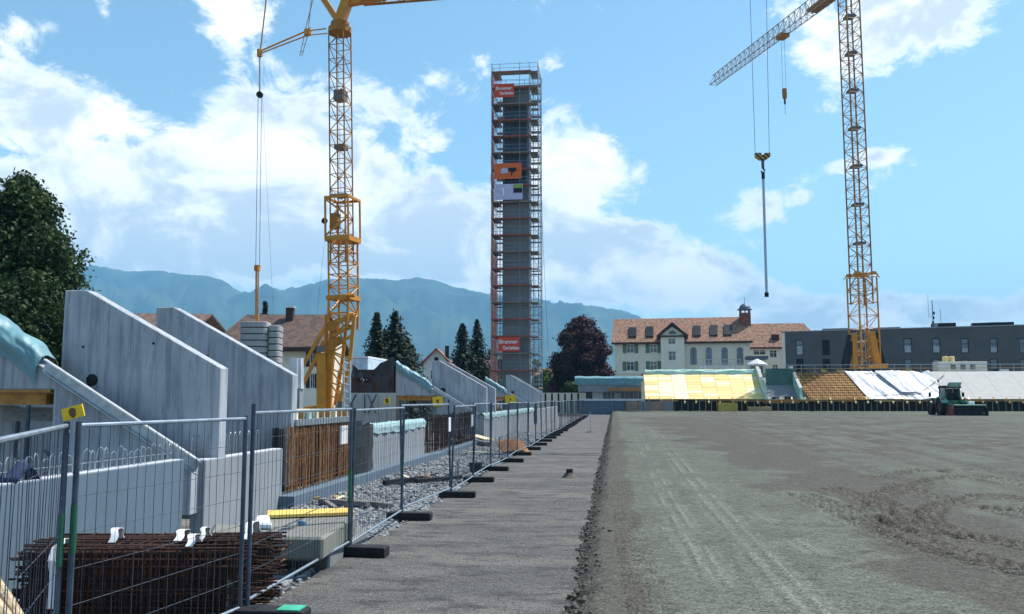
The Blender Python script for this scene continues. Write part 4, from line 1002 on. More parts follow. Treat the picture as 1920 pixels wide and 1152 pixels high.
# ballast blocks
MBAL = concrete('ballast_concrete', (.36,.37,.385), .7, .25)
bl = at_d(476, 640, CD-.4); zt = at_d(478, 603, CD-.4).z
for st_, (px0, px1, n_, top) in enumerate(((452, 503, 14, zt), (504.5, 527, 13, zt-.18))):
    w_ = (px1-px0)/FPX*CD; c = at_d((px0+px1)/2, 640, CD-.4+.3*st_); h = .325
    pro = MB()
    outl = []
    for i in range(9): t = math.pi*i/8; outl.append((w_/2*math.cos(t)*(1 if abs(math.cos(t)) < .9 else 1), -.42*math.sin(t)**.6-.15))
    outl = [(w_/2, .55)] + outl + [(-w_/2, .55)]
    Rr = rz(YAW+.1)
    pro.prism(outl, lambda a, b, t: tuple(Rr @ V((a, b, t))), 0, h-.045)
    me = pro.mesh('ballast_block', MBAL, bevel=.02)
    for k in range(n_):
        o = link('ballast_block', me, None, Matrix.Translation((c.x, c.y, top-h*(k+1))))
        lb = ('topmost wide ballast block under the yellow rods', 'wide grey concrete ballast block within the crane stack')[k > 0] if st_ == 0 else ('topmost narrow ballast block beside the wide stack', 'narrow grey concrete ballast block of the smaller stack')[k > 0]
        tag(o, lb, 'ballast block', 'crane ballast blocks')
# hook block with its load, hanging from that jib
hk = T('hook_block', 'black and yellow striped crane hook block hanging over the field', 'hook block', at_d(1430,300,40.5))
def Hp(px, py, dd=0): return at_d(px, py, 40.5+dd)
zj_ = lower[0].z
def upto(p, q): t = (zj_-p.z)/(q.z-p.z); return p+(q-p)*t
for a, b in ((1406.5,1416),(1437,1442.5)): pbar('rope', Hp(b,290), upto(Hp(b,290), Hp(a,0)), .012, MROPE, hk)
pbox('trolley', V((*upto(Hp(1429,290), Hp(1422,0)).xy, zj_-.1)), (1.3,.9,.3), MYELD, hk, rz(math.atan2(jd.y, jd.x)))
MSTR = bpy.data.materials.new('hazard_stripes'); MSTR.use_nodes = True; b_ = NB(MSTR.node_tree); pos = b_.n('ShaderNodeNewGeometry').outputs['Position']
wv = b_.m('FRACT', b_.m('MULTIPLY', b_.vm('DOT_PRODUCT', pos, (1, 0, 1), 1), 4.2)); b_.put(MSTR.node_tree.nodes['Principled BSDF'].inputs['Base Color'], b_.mix(b_.m('GREATER_THAN', wv, .5), (.45,.25,.03), (.02,.02,.02)))
pr_ = [(-14,0),(-4,0),(-3,4),(3,4),(4,0),(14,0),(14,7),(6,13),(-6,13),(-14,7)]
fr = RT; c = Hp(1429.5, 288); kx = 40.5/FPX
MB().prism([(a*kx, -b*kx) for a, b in pr_], lambda a, b, t: tuple(c + fr*a + V((0,0,b)) + FW*t), -.12, .12).build('hook_cheeks', MSTR, hk)
pbar('shank', Hp(1430,300), Hp(1430.5,316), .07, MROPE, hk)
MB().tube([Hp(1430.5,314)+fr*a*kx+V((0,0,-b*kx)) for a, b in ((0,0),(1,3),(3,6),(2,10),(-1,11),(-3,9),(-3,7))], .045, 8).build('hook', MBLK, hk)
o = T('hanging_pole', 'long slim grey concrete hose pole hanging from the crane hook', 'hanging pole', Hp(1437,557))
pbar('pole', Hp(1431,332), Hp(1437.5,553), .062, MST, o); pbar('end_fitting', Hp(1437.4,549), Hp(1437.6,557), .10, MBLK, o); pbar('top_fitting', Hp(1430.7,324), Hp(1431.2,336), .08, MBLK, o)

# ------------------------------------------------------------------ lattice tower crane on the right
RD = 124.0
c1 = at_d(1622, 748, RD); QX, QY = c1.x, c1.y
def zr(py): return at_d(1610, py, RD).z
r2 = T('tower_crane', 'tall lattice mast crane with long pale jib behind the far stand', 'crane', (QX, QY, 0))
zq0, zq1, zq2 = zr(700), zr(520), zr(-45)
lattice_parts(r2, QX+.25, QY, zq0-3, zq1, 2.95, 1.9, YAW+rad(9), .12, .05, MYEL, parts=True, name='outer_mast')
lattice_parts(r2, QX+.15, QY, zq1-4, zq2, 2.2, 1.45, YAW+rad(9), .11, .046, MYELD, parts=False, name='inner_mast', both=False)
MB().prism([(-2.1,-.6),(-1.5,.35),(-.9,.35),(-.6,.15),(.6,.15),(.9,.35),(1.5,.35),(2.1,-.6),(1.6,-.1),(-1.6,-.1)], lambda a, b, t: tuple(V((QX+.2, QY, zq1+.3)) + RT*a + FW*t + V((0,0,b))), -1.6, -1.35).build('guide_collar', MYEL, r2)
MB().prism([(-2.1,-.6),(-1.5,.35),(1.5,.35),(2.1,-.6),(1.6,-.1),(-1.6,-.1)], lambda a, b, t: tuple(V((QX+.2, QY, zq1+.3)) + RT*a + FW*t + V((0,0,b))), 1.35, 1.6).build('guide_collar', MYEL, r2)
z = zq1+5
while z < zq2-2: pbox('mast_platform', (QX+.15, QY, z), (1.4,1.5,.35), M('platform_grey', (.14,.14,.15), .7) if 'platform_grey' not in bpy.data.materials else bpy.data.materials['platform_grey'], r2, rz(YAW)); z += 5.8
for s_ in (-.25,.25): pbar('ladder_rail', V((QX+.15,QY,zq0))+RT*s_, V((QX+.15,QY,zq2))+RT*s_, .03, MALU, r2)
# chassis, struts and counterweight
def Q(px, py, dd=0): return at_d(px, py, RD+dd)
for (a, b) in (((1592,628),(1578,696)),((1597,640),(1588,696))): pbeam('black_strut', Q(*a,-1), Q(*b,-1), .45, .45, MBLK, r2)
for (a, b) in (((1637,628),(1654,688)),((1642,624),(1660,690))): pbeam('black_strut', Q(*a,-1), Q(*b,-1), .35, .35, MBLK, r2)
pbeam('mast_leg', Q(1601,625,-1), Q(1603,697,-1), .7,.7, MYEL, r2); pbeam('mast_leg', Q(1632,622,-1), Q(1645,690,-1), 1.0,.9, MYEL, r2)
pbeam('chassis', Q(1625,688,-1.6), Q(1661,686,-1.6), 1.5, .6, MYEL, r2); pbeam('chassis_deck', Q(1590,702,0), Q(1662,702,0), 3.0, 1.2, MBLK, r2)
pbeam('leg_brace', Q(1604,672,-1.2), Q(1628,634,-1.2), .18,.18, MYEL, r2); pbeam('leg_brace', Q(1604,694,-1.2), Q(1630,668,-1.2), .18,.18, MYEL, r2)
for q in (1594, 1620, 1656): p = Q(q, 704, .5); pbar('chassis_leg', (p.x,p.y,-.2), p, .4, MBLK, r2)
# jib
zt_ = zr(-22)
tip = at_z(1337, 160, zt_); root = at_z(1600, -18, zt_); root = V((QX, QY, zt_))
jd2 = (tip-root); JL2 = jd2.length; jd2.normalize(); jn2 = V((-jd2.y, jd2.x, 0))
lw = [root+jn2*s_*.75 for s_ in (-1, 1)]; upz = V((0,0,2.5))
for q in lw: pbar('jib_chord', q, q+jd2*JL2, .09, MGREYC, r2)
pbar('jib_chord', root+upz*1.15, tip+upz*.8, .085, MGREYC, r2)
jb = MB(); nb_ = 26
for k in range(nb_):
    t0, t1 = JL2*k/nb_, JL2*(k+1)/nb_; tm = (t0+t1)/2; u_ = (root+upz*1.15).lerp(tip+upz*.8, tm/JL2)
    for q in lw: jb.bar(q+jd2*t0, u_, .05, 5); jb.bar(u_, q+jd2*t1, .05, 5)
    jb.bar(lw[0]+jd2*t0, lw[1]+jd2*t1, .04, 5); jb.bar(lw[0]+jd2*t1, lw[1]+jd2*t1, .04, 5)
stuff(jb.build('jib_lattice', MGREYC, r2))
pbeam('jib_root_frame', root+jd2*1+V((0,0,.5)), root+jd2*9+V((0,0,.4)), 1.8, .5, MYELD, r2)
tr_ = at_z(1470, 66, zt_); tr_ = root+jd2*((tr_-root).dot(jd2))
pbox('trolley', tr_+V((0,0,-.3)), (1.9,1.5,.6), MYELD, r2, rz(math.atan2(jd2.y, jd2.x)))
dt = (tr_-CAM).dot(FW)
zb_ = at_d(1473, 168, dt).z
o = T('crane_hook', 'small hanging hook on ropes below the pale jib trolley', 'hook', V((tr_.x, tr_.y, zb_)))
for s_ in (-.28, .28): pbar('rope', tr_+RT*s_+V((0,0,-.5)), V((tr_.x,tr_.y,zb_))+RT*s_, .025, MROPE, o)
MB().tube([V((tr_.x,tr_.y,zb_+a)) for a in (.1,-.6,-1.4,-1.9)], [.38,.42,.38,.12], 10).build('block', MYELD, o); pbar('hook_shank', V((tr_.x,tr_.y,zb_-1.8)), V((tr_.x,tr_.y,zb_-2.6)), .16, MBLK, o); pbar('chain', V((tr_.x,tr_.y,zb_-2.6)), V((tr_.x,tr_.y,zb_-4.4)), .035, MROPE, o)
# ------------------------------------------------------------------ far stand across the end of the field
YF = 116.0; ZG = .5
YS0, ZS0, YS1, ZS1 = YF+.4, 2.02, YF+6.6, 5.72
SLOPE = math.atan2(ZS1-ZS0, YS1-YS0)
def sxz(px, py):                       # pixel -> x and slope parameter 0..1 on the rake of the stand
    n = V((0, -math.sin(SLOPE), math.cos(SLOPE))); r = ray(px, py); t = (V((0, YS0, ZS0))-CAM).dot(n)/r.dot(n); p = CAM+r*t
    return p.x, (p.y-YS0)/(YS1-YS0)
def SP(x, t, off=0): return V((x, YS0+(YS1-YS0)*t-math.sin(SLOPE)*off, ZS0+(ZS1-ZS0)*t+math.cos(SLOPE)*off))
def fx(px, y=YF): return at_y(px, 760, y).x
XL = fx(1086); XE = fx(2100)
def slope_slab(xa, xb, t0, t1, o0, o1, name, mat, parent=None, gap=0):
    m = MB().hexa([SP(xa,t0,o0), SP(xb,t0,o0), SP(xb,t1,o0), SP(xa,t1,o0), SP(xa,t0,o1), SP(xb,t0,o1), SP(xb,t1,o1), SP(xa,t1,o1)])
    return m.build(name, mat, parent)
x_ = lambda px, py=725: sxz(px, py)[0]
# yellow formwork rake
f = T('formwork_rake', 'bright yellow formwork rake made of pale and yellow panels', 'formwork', SP(x_(1208), 0))
xa, xb = x_(1208), x_(1425); nc, nr = 8, 9
hue = {(c, r): random.random() for c in range(nc) for r in range(nr)}
MPLY2 = M('formwork_yellow_panel_b', (.72,.54,.20), .6, .1, 3)
for c in range(nc):
    for r in range(nr):
        a, b = xa+(xb-xa)*c/nc, xa+(xb-xa)*(c+1)/nc; t0, t1 = r/nr*.93, (r+1)/nr*.93
        pale = (2 <= c < 3) or (c in (0,1) and r % 3 == 1) or hue[c, r] > .82
        slope_slab(a+.015, b-.015, t0+.003, t1-.003, random.uniform(-.01,.012), .04+random.uniform(0,.02), 'formwork_panel', MPLYP if pale else (MPLY if hue[c, r] > .3 else MPLY2), f)
slope_slab(xa, xb, -.01, .97, -.3, -.05, 'support_frame', MPLYD, f)
# tarpaulins along the top
def ridge_tarp(pxa, pxb, label, mat, h=.7, t=.93):
    a, b = x_(pxa, 705), x_(pxb, 705); n = max(8, int((b-a)*2.2))
    def fn(u, v):
        x = a+(b-a)*u; w_ = .18*mnoise.noise(V((x*.7, v*3, 9)))+.06*mnoise.noise(V((x*2.7, v*5, 2)))
        p = SP(x, t+.10*v, .10+w_+.25*math.sin(v*3.1)); p.z += h*.35*v-.12*(1-v); return p
    o = MB().grid(n, 9, fn).build('tarpaulin', mat, smooth=True); tag(o, label, 'tarpaulin', 'tarpaulins along the far stand')
ridge_tarp(1210, 1428, 'folded pale green tarpaulin above the yellow formwork rake', MMINT)
# stairway opening with green sheet
f = T('stair_opening', 'dark green sheeted stair opening between two tarpaulin covered wedge walls', 'stair opening', (x_(1430), YF, ZG))
for pa, pb, nm in ((1424,1437,'wedge_wall'),(1490,1503,'wedge_wall')):
    xw = fx(pb-3, YF+2); poly = [(YF+.3,1.9),(YF+.3,ZS0+1.4),(YF+6.2,ZS1+.75),(YF+7,ZS1+.75),(YF+7,1.9)]
    MB().prism(poly, lambda a, b, t: (t, a, b), xw-.32, xw).build(nm, MMINT, f, bevel=.02)
    MB().prism([(YF+.28,ZS0+1.38),(YF+.28,ZS0+1.5),(YF+6.2,ZS1+.85),(YF+7,ZS1+.85),(YF+7,ZS1+.74),(YF+6.2,ZS1+.74)], lambda a, b, t: (t, a, b), xw-.36, xw+.04).build('wall_coping', MCW, f)
MB().grid(16, 10, lambda u, v: (fx(1436, YF+5)+u*(fx(1492, YF+5)-fx(1436, YF+5)), YF+4.5+.1*mnoise.noise(V((u*5,v*5,1))), 1.6+v*4.6)).build('green_sheet', MGREEN, f, smooth=True)
pbx('landing', fx(1432), fx(1500), YF+.2, YF+4.6, 1.5, 1.95, MTIMB, f)
for i in range(6):
    px_ = 1440+i*9; o = pbox('site_rubble', (fx(px_, YF+1), YF+1+random.random(), 2.1+.1*random.random()), (.5+random.random()*.5,.5,.25+.25*random.random()), [MWP, MBLK, MGREY][i % 3], None, rz(i)); tag(o, 'loose site material lying before the dark green sheet', 'rubble', 'site material in the stair opening')
# rebar rake
f = T('rebar_rake', 'rusty orange rebar grid laid over yellow formwork rake', 'rebar', SP(x_(1503), 0))
xa, xb = x_(1500, 725), x_(1612, 725)
sk = lambda t: (0.5-t)*1.3                       # the lower end leans right
def quad(xa, xb, t0, t1, off, name, mat, par, s=1):
    return MB().hexa([SP(xa+sk(t0)*s,t0,off-.08), SP(xb+sk(t0)*s,t0,off-.08), SP(xb+sk(t1)*s,t1,off-.08), SP(xa+sk(t1)*s,t1,off-.08), SP(xa+sk(t0)*s,t0,off), SP(xb+sk(t0)*s,t0,off), SP(xb+sk(t1)*s,t1,off), SP(xa+sk(t1)*s,t1,off)]).build(name, mat, par)
MRAKE = M('formwork_stained', (.62,.38,.09), .7, .3, .6, c2=(.42,.20,.05))
for c in range(5): quad(xa+(xb-xa)*c/5+.01, xa+(xb-xa)*(c+1)/5-.01, 0, 1, .0, 'formwork_panel', MRAKE, f)
for k in range(11):
    t = .04+.092*k; pbeam('cross_bar', SP(xa+sk(t), t, .07), SP(xb+sk(t), t, .07), .09, .07, MRUST, f)
for k in range(30):
    x = xa+(xb-xa)*(k+.5)/30; pbeam('slope_bar', SP(x+sk(0), 0, .11), SP(x+sk(1), 1, .11), .05, .05, MRUSTL if k % 3 else MRUST, f)
# white foil
xa, xb = x_(1606), x_(1762)
def fn(u, v):
    x = xa+(xb-xa)*u + sk(v)*(1 if u < .9 else .2); w_ = .22*mnoise.noise(V((x*.8+v*2.2, v*2, 4)))+.10*mnoise.noise(V((x*2.5+v*4, v*3, 8)))+.12*math.sin(x*1.1+v*5+math.sin(v*4)*1.3)*(u > .35)
    return SP(x, v*1.02-.01, .12+w_)
o = MB().grid(90, 26, fn).build('white_foil', MWHT, smooth=True); tag(o, 'wrinkled white foil spread over the rake beside the rebar', 'foil')
MGF = M('grey_foil_print', (.42,.46,.55), .5, .3, 1.2, c2=(.22,.25,.33))
o = MB().grid(20, 20, lambda u, v: SP(x_(1668)+u*2.3+(.5-v)*1.8, .18+v*.8, .33+.04*mnoise.noise(V((u*4,v*4,0))))).build('grey_sheet', MGF, smooth=True); tag(o, 'grey patterned sheet lying across the white foil', 'sheet')
for (a, b) in (((1640,744),(1735,741)),((1722,742),(1770,706)),((1620,703),(1660,704))):
    A0, B0 = SP(*sxz(*a), .2), SP(*sxz(*b), .2); tag(pbeam('foil_batten', A0, B0, .07, .07, MGREY, None), 'thin dark batten copying a dark line of the wrinkled white foil', 'batten', 'dark lines on the white foil')  # thin bars added to copy the dark lines of the foil
# concrete rake
f = T('concrete_rake', 'whitish fresh concrete rake behind the tractor', 'concrete rake', SP(x_(1760), 0))
xa = x_(1762); w_ = (XE-xa)/6
for c in range(6): slope_slab(xa+w_*c+.01, xa+w_*(c+1)-.01, 0, 1, -.1, .06, 'concrete_bay', MCW, f)
# body under the rake, top walkway and front formwork
f = T('far_stand', 'long far stand structure with timber formwork front', 'grandstand', (XL, YF, ZG))
xs0 = fx(1207)
MB().prism([(YS0+.2, 0), (YS0+.2, ZS0-.4), (YS1, ZS1-.5), (YS1+3.5, ZS1-.5), (YS1+3.5, 0)], lambda a, b, t: (t, a, b), xs0, XE).build('stand_body', MCT, f)
pbx('walkway_slab', xs0, XE, YS1-.1, YS1+4, ZS1-.3, ZS1-.02, MCW, f)
MBRN = M('formwork_board_brown', (.20,.115,.06), .8, .3, 2)
n = int((XE-xs0)/.78)
for k in range(n):
    x = xs0+.3+k*.78+random.uniform(-.1,.1)
    pbx('post', x-.05, x+.05, YF+.02, YF+.14, ZG-.1, 1.72, random.choice([MGREY, MBRN, MTIMB]), f)
    if k % 2 == 0: pbeam('bracket', (x+.4, YF-.25, 1.55), (x+.4, YF+.75, 2.15+.1*random.random()), .2, .26, random.choice([MPLY, MTIMB, MPLYP]), f)
nb_ = 26
for k in range(nb_):
    a, b = xs0+(XE-xs0)*k/nb_, xs0+(XE-xs0)*(k+1)/nb_
    pbx('waling', a, b-.04, YF-.02, YF+.12, 1.72+random.uniform(-.02,.02), 1.98, random.choice([MBRN, MTIMBO, MRUST, MTIMB]), f)
    pbx('ledge_board', a, b-.03, YF-.1, YF+.5, 2.0, 2.03, random.choice([MPLYP, MTIMB, MPLYD, MTIMB]), f)
MB().box(xs0, XE, YF+.4, YF+.5, ZG-.2, 1.9).build('back_board', MBLK, f)
for pa, pb, zt_, mt, lb in ((1345,1381,1.55,MPLYD,'dull yellow formwork box standing against the far stand'),(1400,1443,1.05,MTIMB,'pile of sawn boards at the foot of the far stand')):
    o = MB().box(fx(pa), fx(pb), YF-1.1, YF-.25, ZG-.05, zt_).build('formwork_box', mt, bevel=.03); tag(o, lb, 'box')
MBRICKY = M('reddish_plaster', (.30,.21,.17), .8, .2, 1)
for c in range(4):
    pbx('timber_frame_panel', fx(1175+c*22), fx(1175+(c+1)*22)-.06, YF-.5, YF-.42, ZG, 1.75, (MBRICKY, MCT)[c % 2], f); pbx('frame_post', fx(1175+c*22)-.08, fx(1175+c*22)+.06, YF-.6, YF-.5, ZG-.1, 1.85, MTIMBO, f)
# corner block left of the yellow rake
f = T('corner_block', 'grey concrete corner block with white openings and orange beam', 'concrete block', (XL, YF, 0))
zb = lambda py, y=YF+1: at_y(1140, py, y).z
pbx('upper_wall', fx(1084,YF+1), fx(1206,YF+1), YF+1, YF+1.3, zb(735), zb(712), MCL, f)
pbx('parapet', fx(1088), fx(1206), YF-.2, YF+.1, 0, zb(752, YF), MCB, f); pbx('parapet_cap', fx(1088)-.05, fx(1206), YF-.3, YF+.15, zb(752,YF)+.002, zb(748,YF), MWHT, f)
pbx('back_wall', fx(1086,YF+4), fx(1206,YF+4), YF+4, YF+4.3, 0, zb(730,YF+4), MCT, f)
pbx('orange_beam', fx(1142,YF+.9), fx(1206,YF+.9), YF+.7, YF+.95, zb(733,YF+.9), zb(728,YF+.9), MTIMBO, f)
for (a, b) in ((1111,1131),(1152,1163)): pbx('white_panel', fx(a,YF+2), fx(b,YF+2), YF+2, YF+2.1, .6, zb(735,YF+2) if a < 1120 else zb(738,YF+2), MWHT, f)
pbx('opening_dark_sheet', fx(1088,YF+3), fx(1112,YF+3), YF+3, YF+3.1, .8, zb(735,YF+3), MBLKF, f)  # black sheet stands for the dark inside of an opening
for q in range(17): pbar('upright', (fx(1134+q*4.2,YF+1.6), YF+1.6, 1.5), (fx(1134+q*4.2,YF+1.6), YF+1.6, zb(736,YF+1.6)), .05, (MGREY, MST, MTIMBO, MST)[q % 4], f)
pbx('end_post', fx(1203), fx(1209), YF-.4, YF+.2, ZG-.1, zb(716,YF), MPLYP, f)
a, b = fx(1078, YF+1), fx(1207, YF+1)
def fn(u, v):
    x = a+(b-a)*u; w_ = .12*mnoise.noise(V((x*.8, v*2, 3)))
    if v < .6: return (x, YF+.93+w_*.5-.05, zb(722)+.15*mnoise.noise(V((x*.5,0,6)))+(zb(709)-zb(722))*v/.6)
    return (x, YF+.9+(v-.6)*6, zb(709)+w_+.25*math.sin((v-.6)*7.5))
o = MB().grid(50, 12, fn).build('tarpaulin', MTEAL, smooth=True); tag(o, 'teal tarpaulin hanging over the concrete corner block', 'tarpaulin')
# rails and things on the walkway
f = T('guard_rail', 'steel guard rail with white toe boards on the far stand', 'railing', (fx(1300,YS1+1), YS1+1, ZS1))
for q in range(9):
    x = fx(1311+q*10, YS1+1); pbar('rail_post', (x, YS1+1, ZS1-.1), (x, YS1+1, ZS1+2.0), .04, MST, f)
for h, mt in ((1.9,MST),(1.35,MST),(.9,MWHT),(.35,MWHT)): pbx('rail', fx(1311,YS1+1), fx(1392,YS1+1), YS1+.97, YS1+1.03, ZS1+h-(.04 if mt is MST else .16), ZS1+h+.04, mt, f)
f = T('guard_rail', 'long thin guard rail along the walkway before the grey building', 'railing', (fx(1660,YS1+2), YS1+2, ZS1))
for q in range(20): x = fx(1480+q*25, YS1+2); pbar('rail_post', (x, YS1+2, ZS1-.1), (x, YS1+2, ZS1+1.15), .03, MST, f)
for h in (.6, 1.1): pbx('rail', fx(1472,YS1+2), fx(1960,YS1+2), YS1+1.97, YS1+2.03, ZS1+h-.04, ZS1+h+.04, MTIMB if h < 1 else MST, f)
y0 = YS1+3
f = T('parasol', 'small white parasol standing on the far stand walkway', 'parasol', (fx(1422,y0), y0, ZS1))
c = V((fx(1422,y0), y0, 0)); zt_ = at_y(1422,673,y0).z
pbar('pole', (c.x,c.y,ZS1-.1), (c.x,c.y,zt_), .05, MST, f); MB().tube([V((c.x,c.y,zt_)), V((c.x,c.y,zt_-.25)), V((c.x,c.y,zt_-.75)), V((c.x,c.y,zt_-.95))], [.05,.55,1.45,1.45], 8).build('canopy', MWHT, f)
# site container
cx0, cx1 = fx(1766,y0), fx(1858,y0); zc0, zc1 = ZS1+.02, at_y(1810,678,y0).z
f = T('site_container', 'cream site container with three small windows on the far stand', 'container', (cx0, y0, zc0))
MCRM = M('container_cream', (.62,.58,.50), .6, .1, .8)
MB().box(cx0, cx1, y0+.4, y0+2.8, zc0, zc1).build('container_body', MCRM, f, bevel=.03)
for q in range(3):
    xw = cx0+(cx1-cx0)*(.22+.20*q); fr_ = MB().box(xw, xw+.95, y0+.34, y0+.39, zc0+.35, zc1-.35).build('window', MWP, f); MB().box(xw+.1, xw+.85, y0+.30, y0+.345, zc0+.42, zc1-.42).build('pane', glass('container_pane_%d' % q, (.12,.12,.11)), fr_)
for q, px_ in enumerate((1778, 1790)):
    x = fx(px_, y0+1); o = T('water_tank', 'yellow plastic barrel standing on the cream site container', 'barrel', (x, y0+1.2, zc1), 'yellow barrels on the container')
    MB().tube([V((x,y0+1.2,zc1+a)) for a in (0,.05,.35,.7,.75)], [.34,.38,.40,.38,.3], 12).build('barrel_body', MPLY, o); pbar('barrel_cap', (x,y0+1.2,zc1+.75), (x,y0+1.2,zc1+.8), .1, MPLYD, o)
rr = random.Random(11)
for i in range(16):
    px_ = rr.choice([rr.uniform(1280,1420), rr.uniform(1480,1600), rr.uniform(1660,1760), rr.uniform(1860,1915)]); x = fx(px_, YS1+1); s_ = rr.uniform(.4,1.2)
    o = pbox('site_crate', (x, YS1+.6+rr.random(), ZS1+.18), (s_, .5, rr.uniform(.25,.55)), rr.choice([MTIMB, MPLYD, MBLK, MMINT, MTIMBO, MWHT]), None, rz(rr.uniform(-.2,.2))); tag(o, 'bundle of building material lying along the far walkway edge', 'material bundle', 'material on the far walkway')

# ------------------------------------------------------------------ facades
class Fac:
    def __init__(s, pa, da, pb, db):
        s.P0 = at_d(pa, 748, da); s.P0.z = 0; p1 = at_d(pb, 748, db); p1.z = 0
        s.U = (p1-s.P0); s.L = s.U.length; s.U.normalize(); s.N = V((s.U.y, -s.U.x, 0))      # N towards the viewer
    def uv(s, px, py):
        r = ray(px, py); t = (s.P0-CAM).dot(s.N)/r.dot(s.N); p = CAM+r*t; return (p-s.P0).dot(s.U), p.z
    def pt(s, u, z, n=0): return s.P0+s.U*u+s.N*n+V((0,0,z))
    def box(s, u0, u1, z0, z1, n0, n1, name, mat, par):
        g = s.pt; return MB().hexa([g(u0,z0,n1), g(u1,z0,n1), g(u1,z0,n0), g(u0,z0,n0), g(u0,z1,n1), g(u1,z1,n1), g(u1,z1,n0), g(u0,z1,n0)]).build(name, mat, par)
    def wall(s, u0, u1, z0, z1, holes, name, mat, par, n=0, rev=.18):
        us = sorted({u0, u1, *[h[0] for h in holes], *[h[1] for h in holes]}); zs = sorted({z0, z1, *[h[2] for h in holes], *[h[3] for h in holes]}); m = MB()
        for a, b in zip(us[:-1], us[1:]):
            for c, d in zip(zs[:-1], zs[1:]):
                if any(h[0] <= (a+b)/2 <= h[1] and h[2] <= (c+d)/2 <= h[3] for h in holes): continue
                m.add([s.pt(a,c,n), s.pt(b,c,n), s.pt(b,d,n), s.pt(a,d,n)], [(0,1,2,3)])
        for h in holes:
            A, Bq = [s.pt(x, y, n) for x, y in ((h[0],h[2]),(h[1],h[2]),(h[1],h[3]),(h[0],h[3]))], [s.pt(x, y, n-rev) for x, y in ((h[0],h[2]),(h[1],h[2]),(h[1],h[3]),(h[0],h[3]))]
            m.add(A+Bq, [(0,1,5,4),(1,2,6,5),(2,3,7,6),(3,0,4,7)])
        return m.build(name, mat, par, normals=False)
    def window(s, h, par, n=0, rev=.15, bars=(1,1), fr=.09, glassm=None, framem=None):
        u0, u1, z0, z1 = h
        w_ = s.box(u0-.0, u1, z0, z1, n-rev-.02, n-rev, 'window', glassm, par)
        for a in (u0, u1-fr): s.box(a, a+fr, z0, z1, n-rev+.002, n-rev+.06, 'frame', framem, w_)
        for a in (z0, z1-fr): s.box(u0+fr, u1-fr, a, a+fr, n-rev+.002, n-rev+.055, 'frame', framem, w_)
        for k in range(bars[0]): u = u0+(u1-u0)*(k+1)/(bars[0]+1); s.box(u-fr*.5, u+fr*.5, z0+fr, z1-fr, n-rev+.002, n-rev+.05, 'glazing_bar', framem, w_)
        for k in range(bars[1]): z = z0+(z1-z0)*(.62 if bars[1] == 1 else (k+1)/(bars[1]+1)); s.box(u0+fr, u1-fr, z-fr*.4, z+fr*.4, n-rev+.002, n-rev+.045, 'glazing_bar', framem, w_)
        return w_
def roofmat(name, c1, c2, dark, rows=3.0):
    m = bpy.data.materials.new(name); m.use_nodes = True; b = NB(m.node_tree); p = m.node_tree.nodes['Principled BSDF']; pos = b.n('ShaderNodeNewGeometry').outputs['Position']
    n1 = b.noise(b.vm('MULTIPLY', pos, (2.0,2.0,.3)), 1.0, 5, .65); n2 = b.noise(pos, 3.5, 4, .7)
    c_ = b.mix(b.rng(n2, .35, .65), c1, c2); c_ = b.mix(b.m('MULTIPLY', b.rng(n1, .42, .6), .9), c_, dark)
    sz = b.n('ShaderNodeSeparateXYZ'); b.put(sz.inputs[0], pos); row = b.m('FRACT', b.m('MULTIPLY', sz.outputs[2], rows))
    b.put(p.inputs['Base Color'], c_); p.inputs['Roughness'].default_value = .85
    bp = b.n('ShaderNodeBump'); bp.inputs['Strength'].default_value = .8; bp.inputs['Distance'].default_value = .08; b.put(bp.inputs['Height'], b.m('ADD', row, n2)); b.put(p.inputs['Normal'], bp.outputs[0])
    return m
MCREAM = M('cream_render', (.72,.66,.53), .85, .06, .5); MCREAM2 = M('cream_render_pale', (.75,.71,.60), .85, .06, .5)
MROOF = roofmat('roof_tiles_red', (.38,.19,.115), (.33,.16,.10), (.14,.085,.06)); MROOFB = roofmat('roof_tiles_brown', (.11,.064,.048), (.135,.08,.06), (.06,.04,.033), 3.5); MROOFO = roofmat('roof_tiles_orange', (.46,.19,.10), (.36,.15,.08), (.2,.1,.07))
MEAVE = M('dark_eaves', (.05,.035,.03), .8); MSHUT = M('green_shutter', (.10,.18,.11), .7, .1, 2); MGLS = glass('window_glass', (.06,.075,.09)); MWFR = M('window_frame_white', (.72,.72,.70), .6)
MGLSD = M('window_glass_dark', (.012,.014,.018), .4, .3, .4, spec=.15); MGLB = glass('window_glass_blue', (.07,.12,.18)); MDF = M('window_frame_dark', (.02,.024,.03), .5)
# school house
F = Fac(1153, 169, 1409, 164)
h = T('school_house', 'cream school house with red tiled roof, green shutters and belfry', 'building', F.P0)
def R4(px0, px1, py0, py1): a = F.uv(px0, py1); b = F.uv(px1, py0); return (a[0], b[0], a[1], b[1])
eave = F.uv(1280, 641)[1]; ridge = F.uv(1280, 591)[1]
Z4 = 1/4.174
def zpx(x, y): return 1020+x*Z4, 540+y*Z4
def ZR(x0, x1, y0, y1): a = zpx(x0, y0); b = zpx(x1, y1); return R4(a[0], b[0], a[1], b[1])
wins = [ZR(648,705,443,510), ZR(828,885,443,508), ZR(648,705,578,648), ZR(830,886,575,648)]
ua, ub = F.uv(1239, 640)[0], F.uv(1283, 640)[0]
F.wall(0, F.L, 0, eave, wins, 'facade_wall', MCREAM, h)
for wn in wins:
    F.window(wn, h, glassm=MGLS, framem=MWFR)
    sw = (wn[1]-wn[0])*.52
    for a in (wn[0]-sw-.04, wn[1]+.04): F.box(a, a+sw, wn[2]-.05, wn[3]+.05, .01, .08, 'shutter', MSHUT, h)
    F.box(wn[0]-.1, wn[1]+.1, wn[2]-.18, wn[2]-.04, .0, .12, 'window_sill', MWFR, h)
DPT = 12.5
m = MB(); g = F.pt
